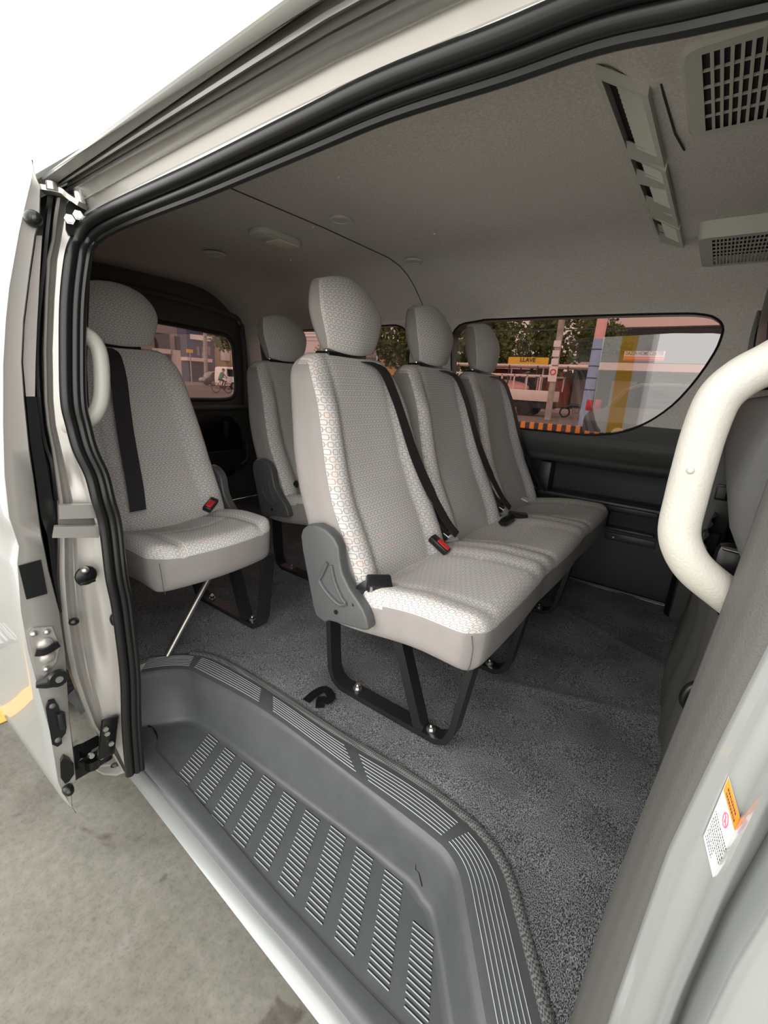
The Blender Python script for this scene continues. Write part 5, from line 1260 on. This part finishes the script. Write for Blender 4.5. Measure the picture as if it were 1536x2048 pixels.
m = M(); m.tube([(-7.5, 29, G+.55), (-7.1, 29, G+.75), (-6.6, 29, G+.72), (-6.25, 29, G+.55)], [.10, .14, .14, .06], 'car_black', 10); m.box((-6.9, 29, G+.42), (.42, .22, .34), 'bld_grey', bev=.05); m.build('frame', mb)
m = M(); m.tube([(-6.28, 29, G+.32), (-6.45, 29, G+1.0), (-6.6, 29, G+1.05)], .035, 'steel', 8); m.tube([(-6.5, 28.7, G+1.05), (-6.5, 29.3, G+1.05)], .025, 'steel', 8); m.build('handlebar', mb)

# behind the tailgate
T = -34.
def at_t(px, py, X): return at(px, py, 0, X)
def tbox(m, x0, y0, x1, y1, X, dep, mt):
    a_, b = at_t(x0, y0, X), at_t(x1, y1, X); c = (a_+b)/2; m.box((X-dep/2, c.y, c.z), (dep, abs(b.y-a_.y), abs(b.z-a_.z)), mt); return m
ob = thing('office_building', (-14, 2, G), 'greyish pink building with dark windows seen close behind the tailgate', 'building')
m = M(); tbox(m, 250, 560, 365, 830, -14, 4, 'bld_grey'); m.build('wall', ob)
for (x0, y0, x1, y1) in ((311, 665, 341, 700), (352, 672, 362, 702), (311, 708, 350, 735)):
    m = M(); tbox(m, x0, y0, x1, y1, -13.9, .15, 'car_glass'); m.build('window', ob)
m = M(); tbox(m, 352, 700, 366, 780, -13.6, .4, 'bld_pale'); m.build('column', ob)
m = M(); tbox(m, 310, 696, 342, 708, -13.8, .2, 'bld_pale'); m.build('sill_band', ob)
sp_ = thing('shop_building', (-62, 38, G), 'blue-fronted shop with a pale awning behind the tailgate window', 'building')
m = M(); tbox(m, 372, 655, 432, 765, -62, 6, 'bld_blue'); m.build('wall', sp_)
m = M(); tbox(m, 381, 668, 432, 684, -61.8, .3, 'sign_white'); m.build('sign_band', sp_); m = M(); tbox(m, 375, 714, 425, 725, -61, 2, 'band_pink'); m.build('awning', sp_); m = M(); tbox(m, 378, 735, 428, 760, -61.9, .2, 'bld_dark'); m.build('shopfront', sp_)
for x0 in (394, 404, 416):
    m = M(); tbox(m, x0, 693, x0+5, 711, -61.9, .2, 'bld_grey'); m.build('window', sp_)
sp2 = thing('shop_building', (-66, 50, G), 'tan shop house with white signs near the right of the tailgate window', 'building')
m = M(); tbox(m, 430, 660, 500, 765, -66, 6, 'bld_tan'); m.build('wall', sp2); m = M(); tbox(m, 441, 697, 460, 722, -65.8, .2, 'sign_white'); m.build('sign_panel', sp2); m = M(); tbox(m, 441, 735, 465, 752, -65.8, .2, 'foliage'); m.build('awning', sp2)
board_ = M(); tbox(board_, 374, 698, 386, 706, -58, .2, 'sign_yellow'); board_.tube([at_t(380, 706, -58), Vector((-58, at_t(380, 706, -58).y, G))], .08, 'pole_grey', 8); tag(board_.build('street_sign', org=at_t(380, 706, -58)), 'tiny yellow sign by the blue-fronted shop', 'sign')
q = at_t(465, 668, -44); tree(q.x, q.y, 8.2, 3.4, 'tree hanging over the right of the tailgate window', .45, 1800)
q = at_t(385, 668, -82); tree(q.x, q.y, 12, 4.5, 'pale green tree above the blue-fronted shop', .45, 1500)
q = at_t(409, 700, -50); m = M(); m.tube([(q.x, q.y, G), (q.x, q.y+.3, 9)], .22, 'pole_grey', 10); tag(m.build('utility_pole', org=(q.x, q.y, G)), 'grey utility pole in the middle of the tailgate view', 'utility pole')
q = at(425, 765, 2, G); q = at(425, 745, 0, -50); car(-46, q.y-1.5, 1.4, 4.6, 1.8, 1.6, 'car_black', 'dark car parked in front of the blue shop')
q = at(472, 755, 0, -38); vn, _ = car(-38, q.y+.5, 1.57, 4.6, 1.7, 2.0, 'car_white', 'white van at the right of the tailgate view', 'parked_van', [(-.5, .15), (-.5, .5), (-.48, .95), (-.42, 1.0), (.30, 1.0), (.42, .62), (.5, .5), (.5, .15)], 'van', [[(-.45, .58), (-.45, .9), (-.1, .9), (-.1, .58)], [(-.07, .58), (-.07, .9), (.26, .9), (.36, .60)]])
# cyclist
q = at(444, 765, 0, -30); cy = q.y; cx = -30
bk = thing('bicycle', (cx, cy, G), 'bicycle ridden across the street behind the tailgate', 'bicycle')
for s in (-.52, .52):
    m = M(); m.tube([(cx, cy+s+.34*math.cos(k*.2618), G+.35+.34*math.sin(k*.2618)) for k in range(24)], .022, 'tyre', 6, closed=True); m.build('wheel', bk)
m = M(); m.tube([(cx, cy-.52, G+.35), (cx, cy-.15, G+.85), (cx, cy+.4, G+.85), (cx, cy+.52, G+.35)], .025, 'bld_red', 6); m.tube([(cx, cy-.15, G+.85), (cx, cy, G+.3), (cx, cy+.4, G+.85)], .025, 'bld_red', 6); m.tube([(cx, cy-.52, G+.35), (cx, cy, G+.3)], .02, 'bld_red', 6); m.build('frame', bk)
m = M(); m.tube([(cx, cy+.4, G+.85), (cx, cy+.36, G+1.05), (cx-.2, cy+.36, G+1.08)], .02, 'steel', 6); m.tube([(cx, cy+.36, G+1.05), (cx+.2, cy+.36, G+1.08)], .02, 'steel', 6); m.build('handlebar', bk)
m = M(); m.box((cx, cy-.18, G+.92), (.14, .24, .06), 'rubber', bev=.02); m.build('saddle', bk)
pr = M(); pr.tube([(cx, cy-.17, G+.95), (cx, cy-.06, G+1.15), (cx, cy+.08, G+1.38), (cx, cy+.13, G+1.48)], [.13, .15, .17, .08], 'green_cloth', 12)
for s in (-1, 1):
    pr.tube([(cx+s*.15, cy+.07, G+1.38), (cx+s*.20, cy+.20, G+1.18), (cx+s*.18, cy+.36, G+1.08)], [.055, .045, .035], 'skin', 8)
    pr.tube([(cx+s*.09, cy-.15, G+.96), (cx+s*.11, cy+.22, G+(.80 if s > 0 else .92)), (cx+s*.10, cy+.05, G+(.22 if s > 0 else .45)), (cx+s*.10, cy+.16, G+(.20 if s > 0 else .42))], [.09, .07, .05, .04], 'bld_dark', 8)
pr.ball((cx, cy+.18, G+1.62), (.09, .11, .12), 'skin', 8); po = pr.build('person', org=(cx, cy, G+.9)); tag(po, 'person in a green shirt sitting on the bicycle', 'person')
m = M(); m.ball((cx, cy+.165, G+1.67), (.098, .112, .09), 'bld_dark', 8); m.build('hair', po)
